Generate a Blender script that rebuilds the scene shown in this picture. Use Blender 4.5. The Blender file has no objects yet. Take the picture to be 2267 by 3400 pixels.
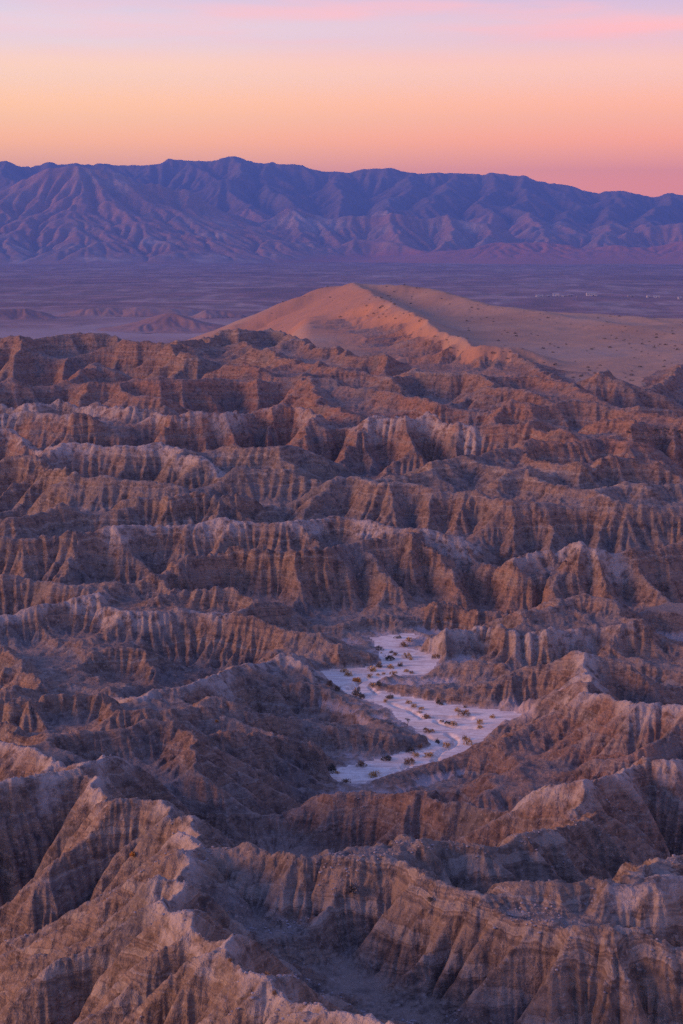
import bpy, bmesh, math, random
import numpy as np
from math import radians, sin, cos, tan, atan2, sqrt, pi

S = bpy.context.scene
C = S.collection
random.seed(7)
rng = np.random.default_rng(11)

# ------------------------------------------------------------------ camera
W_PX, H_PX = 2267.0, 3400.0
F_PX = (H_PX / 2) / tan(radians(18.0))
HORIZON = 790.0
PITCH = math.atan((H_PX / 2 - HORIZON) / F_PX)
cam_d = bpy.data.cameras.new('camera')
cam = bpy.data.objects.new('camera', cam_d)
C.objects.link(cam)
cam_d.sensor_fit = 'VERTICAL'
cam_d.sensor_width = 24
cam_d.sensor_height = 36
cam_d.angle_y = radians(36.0)
cam_d.clip_start = 0.5
cam_d.clip_end = 80000
cam.location = (0, 0, 0)
cam.rotation_euler = (radians(90) - PITCH, 0, 0)
S.camera = cam

# ------------------------------------------------------------------ sky
SUN_AZ, SUN_EL = radians(-100.0), radians(14.0)     # azimuth from the view axis, to the left
SKY_GAIN = 1.70
world = bpy.data.worlds.new('World')
S.world = world
world.use_nodes = True
nt = world.node_tree
nt.nodes.clear()


def N(nt, kind, **kw):
    n = nt.nodes.new(kind)
    for k, v in kw.items():
        if k.startswith('i_'):
            key = k[2:]
            n.inputs[int(key) if key.isdigit() else key.replace('_', ' ')].default_value = v
        else:
            setattr(n, k, v)
    return n


def L(nt, a, b):
    nt.links.new(a, b)


def math_n(nt, op, a, b=None, clamp=False):
    n = nt.nodes.new('ShaderNodeMath')
    n.operation = op
    n.use_clamp = clamp
    for i, v in enumerate((a, b)):
        if v is None:
            continue
        if isinstance(v, (int, float)):
            n.inputs[i].default_value = v
        else:
            nt.links.new(v, n.inputs[i])
    return n.outputs[0]


def ramp(nt, fac, stops, interp='LINEAR'):
    n = nt.nodes.new('ShaderNodeValToRGB')
    cr = n.color_ramp
    cr.interpolation = interp
    while len(cr.elements) > 1:
        cr.elements.remove(cr.elements[-1])
    cr.elements[0].position = stops[0][0]
    cr.elements[0].color = (*stops[0][1], 1)
    for p, c in stops[1:]:
        e = cr.elements.new(p)
        e.color = (*c, 1)
    if fac is not None:
        nt.links.new(fac, n.inputs[0])
    return n.outputs[0]


def fmap(nt, v, a, b, c=0.0, d=1.0, smooth=False):
    n = nt.nodes.new('ShaderNodeMapRange')
    if smooth:
        n.interpolation_type = 'SMOOTHSTEP'
    n.inputs[1].default_value, n.inputs[2].default_value = a, b
    n.inputs[3].default_value, n.inputs[4].default_value = c, d
    nt.links.new(v, n.inputs[0])
    return n.outputs[0]


def mixc(nt, fac, a, b, mode='MIX'):
    n = nt.nodes.new('ShaderNodeMix')
    n.data_type = 'RGBA'
    n.blend_type = mode
    for sock, v in ((n.inputs[0], fac), (n.inputs[6], a), (n.inputs[7], b)):
        if isinstance(v, (int, float)):
            sock.default_value = v
        elif isinstance(v, tuple):
            sock.default_value = (*v, 1)
        else:
            nt.links.new(v, sock)
    return n.outputs[2]


tc = N(nt, 'ShaderNodeTexCoord')
sep = N(nt, 'ShaderNodeSeparateXYZ')
L(nt, tc.outputs['Generated'], sep.inputs[0])
dx, dy, dz = sep.outputs
el = fmap(nt, dz, -0.02, 0.58)            # 0.02 of altitude = 1/30 of the ramp


def E(s):
    return (s + 0.02) / 0.60


warm = ramp(nt, el, [
    (0.0, (0.10, 0.065, 0.065)), (E(-0.004), (0.10, 0.065, 0.065)), (E(0.0), (1.55, 0.62, 0.14)),
    (E(.03), (1.62, .63, .08)), (E(.055), (1.46, .64, .13)), (E(.075), (1.22, .64, .22)), (E(.10), (1.00, .63, .37)),
    (E(.122), (.74, .60, .58)), (E(.15), (.54, .50, .59)), (E(.22), (.33, .35, .54)), (E(.38), (.18, .22, .46)), (1.0, (.105, .15, .42))], 'EASE')
rose = ramp(nt, el, [
    (0.0, (0.10, 0.065, 0.065)), (E(-0.004), (0.10, 0.065, 0.065)), (E(0.0), (1.55, .42, .15)),
    (E(.03), (1.64, .46, .05)), (E(.055), (1.44, .49, .10)), (E(.075), (1.20, .51, .19)), (E(.10), (1.00, .54, .34)),
    (E(.122), (.76, .49, .48)), (E(.15), (.52, .42, .55)), (E(.22), (.32, .33, .54)), (E(.38), (.175, .21, .46)), (1.0, (.105, .145, .42))], 'EASE')
side = fmap(nt, dx, -0.24, 0.22, smooth=True)
sky = mixc(nt, side, warm, rose)
# thin pink cloud streaks
mp = N(nt, 'ShaderNodeMapping')
mp.inputs['Scale'].default_value = (4.0, 4.0, 42.0)
mp.inputs['Rotation'].default_value = (0, radians(1.2), 0)
L(nt, tc.outputs['Generated'], mp.inputs[0])
cn = N(nt, 'ShaderNodeTexNoise', i_Scale=1.0, i_Detail=6.0, i_Roughness=0.55)
L(nt, mp.outputs[0], cn.inputs['Vector'])
cl = fmap(nt, cn.outputs[0], 0.44, 0.68, smooth=True)
band = math_n(nt, 'MULTIPLY', fmap(nt, dz, 0.095, 0.125, smooth=True), fmap(nt, dz, 0.134, 0.158, 1, 0, smooth=True))
cl = math_n(nt, 'MULTIPLY', cl, band)
cl = math_n(nt, 'MULTIPLY', cl, fmap(nt, dx, -0.25, 0.15, 0.25, 0.8))
sky = mixc(nt, cl, sky, (.98, .44, .36))
bg = N(nt, 'ShaderNodeBackground')
L(nt, sky, bg.inputs[0])
bg.inputs[1].default_value = SKY_GAIN
wo = N(nt, 'ShaderNodeOutputWorld')
L(nt, bg.outputs[0], wo.inputs[0])

# the afterglow on the left horizon
sun_d = bpy.data.lights.new('sun', 'SUN')
sun_d.energy = 4.0
sun_d.angle = radians(22.0)
sun_d.color = (1.0, 0.48, 0.27)
sun = bpy.data.objects.new('sun', sun_d)
C.objects.link(sun)
sd = (sin(SUN_AZ) * cos(SUN_EL), cos(SUN_AZ) * cos(SUN_EL), sin(SUN_EL))
from mathutils import Vector
sun.rotation_euler = Vector(sd).to_track_quat('Z', 'Y').to_euler()

S.view_settings.view_transform = 'Standard'
S.view_settings.look = 'None'
S.view_settings.exposure = 0.0
S.view_settings.gamma = 1.0
S.view_settings.use_curve_mapping = False
S.render.engine = 'CYCLES'
S.cycles.use_denoising = False
S.cycles.max_bounces = 5
S.cycles.diffuse_bounces = 2
S.cycles.volume_bounces = 0
S.cycles.sample_clamp_indirect = 4.0

# ------------------------------------------------------------------ helpers: where a sight line goes


def ray(px, py):
    """azimuth and downward tangent of the sight line through a photo pixel"""
    cx = (px - W_PX / 2) / F_PX
    cy = -(py - H_PX / 2) / F_PX
    fy = cos(PITCH) + cy * sin(PITCH)
    fz = -sin(PITCH) + cy * cos(PITCH)
    return atan2(cx, fy), -fz / sqrt(cx * cx + fy * fy)


def at_level(px, py, z):
    a, t = ray(px, py)
    d = -z / t
    return (d * sin(a), d * cos(a), z)


def at_dist(px, py, d):
    a, t = ray(px, py)
    return (d * sin(a), d * cos(a), -t * d)


# ------------------------------------------------------------------ noise
def hash2(ix, iy, seed):
    h = (ix.astype(np.int64) * 374761393 + iy.astype(np.int64) * 668265263 + seed * 1442695041) & 0xFFFFFFFF
    h = ((h ^ (h >> 13)) * 1274126177) & 0xFFFFFFFF
    return ((h ^ (h >> 16)) & 0xFFFF).astype(np.float32) / 65535.0


def perlin(x, y, seed=0):
    ix, iy = np.floor(x), np.floor(y)
    fx, fy = (x - ix).astype(np.float32), (y - iy).astype(np.float32)
    u = fx * fx * fx * (fx * (fx * 6 - 15) + 10)
    v = fy * fy * fy * (fy * (fy * 6 - 15) + 10)
    out = []
    for ox in (0, 1):
        for oy in (0, 1):
            a = hash2(ix + ox, iy + oy, seed) * (2 * np.pi)
            out.append(np.cos(a) * (fx - ox) + np.sin(a) * (fy - oy))
    return 1.5 * ((out[0] * (1 - v) + out[1] * v) * (1 - u) + (out[2] * (1 - v) + out[3] * v) * u)


def fbm(x, y, lam, octs, seed, gain=0.5):
    r = 0
    a = 1.0
    for o in range(octs):
        r = r + a * perlin(x / lam, y / lam, seed + o * 17)
        lam *= 0.5
        a *= gain
    return r


def sstep(a, b, x):
    t = np.clip((x - a) / (b - a), 0, 1)
    return t * t * (3 - 2 * t)


class Fan:
    """a ground sheet whose rows are rings and whose columns are bearings from the lookout"""
    def __init__(self, r, az):
        self.r = np.asarray(r, float)
        self.az = np.asarray(az, float)
        self.R, self.A = np.meshgrid(self.r, self.az, indexing='ij')
        self.X = self.R * np.sin(self.A)
        self.Y = self.R * np.cos(self.A)

    def grad(self, h):
        dr = np.gradient(h, self.r, axis=0)
        da = np.gradient(h, self.az, axis=1) / self.R
        s, c = np.sin(self.A), np.cos(self.A)
        return dr * s + da * c, dr * c - da * s


def box_rows(a, w):
    """running mean along axis 0 with a half width of w[i] rows at row i"""
    n = a.shape[0]
    cs = np.concatenate([np.zeros((1,) + a.shape[1:]), np.cumsum(a, axis=0)], 0)
    i = np.arange(n)
    lo = np.clip(i - w, 0, n - 1)
    hi = np.clip(i + w, 0, n - 1) + 1
    return (cs[hi] - cs[lo]) / (hi - lo)[:, None]


def blur(fan, a, size):
    """mean over about `size` metres of ground"""
    dr = np.gradient(fan.r)
    wr = np.round(size / 2 / dr).astype(int)
    da = float(np.median(np.diff(fan.az)))
    n = a.shape[1]
    wa = np.round(size / 2 / (fan.r * da)).astype(int)
    j = np.arange(n)[None, :]
    for _ in range(2):
        a = box_rows(a, wr)
        cs = np.concatenate([np.zeros((a.shape[0], 1)), np.cumsum(a, axis=1)], 1)
        lo = np.clip(j - wa[:, None], 0, n - 1)
        hi = np.clip(j + wa[:, None], 0, n - 1) + 1
        a = (np.take_along_axis(cs, hi, 1) - np.take_along_axis(cs, lo, 1)) / (hi - lo)
    return a


def gullies(fan, h, lam, amp, seed, mask=1.0, narrow=0.6, s0=0.12, soft=0.6):
    """branching runnels that follow the fall of the land, one octave"""
    gx, gy = fan.grad(blur(fan, h, lam * soft))
    sl = np.sqrt(gx * gx + gy * gy) + 1e-6
    tx, ty = (-gy / sl).astype(np.float32), (gx / sl).astype(np.float32)
    cs = lam * 1.35
    u, v = fan.X / cs, fan.Y / cs
    iu, iv = np.floor(u), np.floor(v)
    fu, fv = (u - iu).astype(np.float32), (v - iv).astype(np.float32)
    cc = np.zeros_like(fu)
    ss = np.zeros_like(fu)
    k = np.float32(2 * np.pi * cs / lam)
    for ox in (-1, 0, 1):
        for oy in (-1, 0, 1):
            px = ox + hash2(iu + ox, iv + oy, seed) - fu
            py = oy + hash2(iu + ox, iv + oy, seed + 91) - fv
            w = np.maximum(0, np.exp(-2.2 * (px * px + py * py)) - 0.008)
            ph = (px * tx + py * ty) * k
            cc += w * np.cos(ph)
            ss += w * np.sin(ph)
    m = np.sqrt(cc * cc + ss * ss) + 1e-5
    c = cc / m * np.minimum(1, m * 2.5)
    shaped = 1 - 2 * (0.5 - 0.5 * c) ** 2
    c = c * (1 - narrow) + (shaped - 0.25) * narrow
    fade = sl / (sl + s0 * 2.2)
    fade = fade * np.clip(sl / s0, 0, 1)
    fade = fade * np.clip(0.72 + 0.95 * fbm(fan.X, fan.Y, lam * 5.0, 2, seed + 1300), 0.12, 1.5)
    return h + amp * c * fade * mask, c * fade


def rain(fan, h, steps, inner, k, mask, warm=None, talus=1.6, expo=1.4, cap=60.0, creep=0.0):
    """running water: collect drainage area down the slopes and cut the beds with it"""
    nr, na = h.shape
    h = h.astype(np.float32).copy()
    k = np.asarray(k * mask, np.float32)
    dr = np.gradient(fan.r)[:, None]
    da = np.gradient(fan.az)[None, :] * fan.R
    area0 = (dr * da).astype(np.float32)
    A = area0.copy() if warm is None else warm.astype(np.float32)
    offs = [(-1, 0), (1, 0), (0, -1), (0, 1), (-1, -1), (-1, 1), (1, -1), (1, 1)]
    dist = [np.sqrt((o[0] * dr) ** 2 + (o[1] * da) ** 2).astype(np.float32) for o in offs]
    width = [np.broadcast_to((da if o[1] == 0 else dr if o[0] == 0 else 0.5 * np.sqrt(da * da + dr * dr)), h.shape).astype(np.float32) for o in offs]

    def sh(a, o):
        """value at the neighbour in direction o (edges repeat)"""
        p = np.pad(a, 1, mode='edge')
        return p[1 + o[0]:1 + o[0] + nr, 1 + o[1]:1 + o[1] + na]

    for it in range(steps):
        ws, tot, smx, low = [], np.full(h.shape, 1e-9, np.float32), np.zeros(h.shape, np.float32), h.copy()
        for o, d, wd in zip(offs, dist, width):
            nb = sh(h, o)
            sl = np.maximum(h - nb, 0) / d
            smx = np.maximum(smx, sl)
            low = np.minimum(low, nb)
            w = wd * sl ** expo
            ws.append(w)
            tot += w
        ws = [w / tot for w in ws]
        for _ in range(inner):
            acc = area0.copy()
            for o, w in zip(offs, ws):
                acc += sh(A * w, (-o[0], -o[1]))
            A = acc
        e = k * np.sqrt(np.minimum(A, cap * cap)) * smx
        h = np.maximum(h - e, np.minimum(h, low + 0.12 * (h - low)))
        if np.ndim(creep) or creep:
            ca, cr = np.minimum(creep / (da * da), 0.2).astype(np.float32), np.minimum(creep / (dr * dr), 0.2).astype(np.float32)
            h = h + mask * (ca * (sh(h, (0, -1)) + sh(h, (0, 1)) - 2 * h) + cr * (sh(h, (-1, 0)) + sh(h, (1, 0)) - 2 * h)).astype(np.float32)
        # loose slopes settle
        talus = np.asarray(talus, np.float32)
        for o, d in zip(offs[:4], dist[:4]):
            nb = sh(h, o)
            over = np.maximum((nb - h) - talus * d, 0)
            h = h + 0.2 * over * mask
            over2 = np.maximum((h - nb) - talus * d, 0)
            h = h - 0.2 * over2 * mask
    return h.astype(float), A


def upsample(fan_f, fan_c, h):
    """bilinear from the coarse fan to the fine one"""
    ri = np.interp(fan_f.r, fan_c.r, np.arange(len(fan_c.r)))
    ai = np.interp(fan_f.az, fan_c.az, np.arange(len(fan_c.az)))
    r0 = np.clip(np.floor(ri).astype(int), 0, len(fan_c.r) - 2)
    a0 = np.clip(np.floor(ai).astype(int), 0, len(fan_c.az) - 2)
    fr, fa = (ri - r0)[:, None], (ai - a0)[None, :]
    t = h[r0, :] * (1 - fr) + h[r0 + 1, :] * fr
    return t[:, a0] * (1 - fa) + t[:, a0 + 1] * fa


def crest_field(X, Y, pts, s1, s2, LL, c, mesa=None):
    """height of the land that falls away from a crest line"""
    best = np.full(X.shape, -1e9)
    for (x0, y0, z0), (x1, y1, z1) in zip([p[:3] for p in pts[:-1]], [p[:3] for p in pts[1:]]):
        ex, ey = x1 - x0, y1 - y0
        q = ex * ex + ey * ey + 1e-9
        t = np.clip(((X - x0) * ex + (Y - y0) * ey) / q, 0, 1)
        d = np.sqrt((X - x0 - t * ex) ** 2 + (Y - y0 - t * ey) ** 2)
        dd = np.sqrt(d * d + c * c) - c
        if mesa:
            w, drop, run = mesa
            f = 0.16 * np.minimum(d, w) + drop * sstep(w, w + run, d)
            q2 = np.maximum(0, d - w - 0.5 * run)
            f = f + s2 * q2 + (s1 - s2) * LL * (1 - np.exp(-q2 / LL)) * 0.8
        else:
            f = s2 * dd + (s1 - s2) * LL * (1 - np.exp(-dd / LL))
        best = np.maximum(best, z0 + t * (z1 - z0) - f)
    return best


def smax(a, b, k):
    h = np.maximum(0, k - np.abs(a - b)) / k
    return np.maximum(a, b) + h * h * k * 0.25


def poly_sd(X, Y, poly):
    """signed distance to a polygon, negative inside"""
    d = np.full(X.shape, 1e9)
    inside = np.zeros(X.shape, bool)
    n = len(poly)
    for i in range(n):
        x0, y0 = poly[i][:2]
        x1, y1 = poly[(i + 1) % n][:2]
        ex, ey = x1 - x0, y1 - y0
        t = np.clip(((X - x0) * ex + (Y - y0) * ey) / (ex * ex + ey * ey + 1e-9), 0, 1)
        d = np.minimum(d, (X - x0 - t * ex) ** 2 + (Y - y0 - t * ey) ** 2)
        if y0 != y1:
            inside ^= ((y0 > Y) != (y1 > Y)) & (X < (x1 - x0) * (Y - y0) / (y1 - y0) + x0)
    d = np.sqrt(d)
    return np.where(inside, -d, d)


# ------------------------------------------------------------------ the badlands: surveyed crest lines
ZT = [(900, -46), (1090, -48), (1210, -50), (1340, -52), (1450, -54), (1560, -57), (1670, -60), (1830, -64),
      (1950, -67), (2050, -69.5), (2150, -70), (2250, -67), (2350, -64), (2480, -59), (2600, -56), (2700, -53),
      (2800, -49.5), (2900, -48), (3000, -46), (3200, -42), (3400, -38), (3600, -34)]
ZX, ZV = [p[0] for p in ZT], [p[1] for p in ZT]
WASH_Z = -75.5

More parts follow.
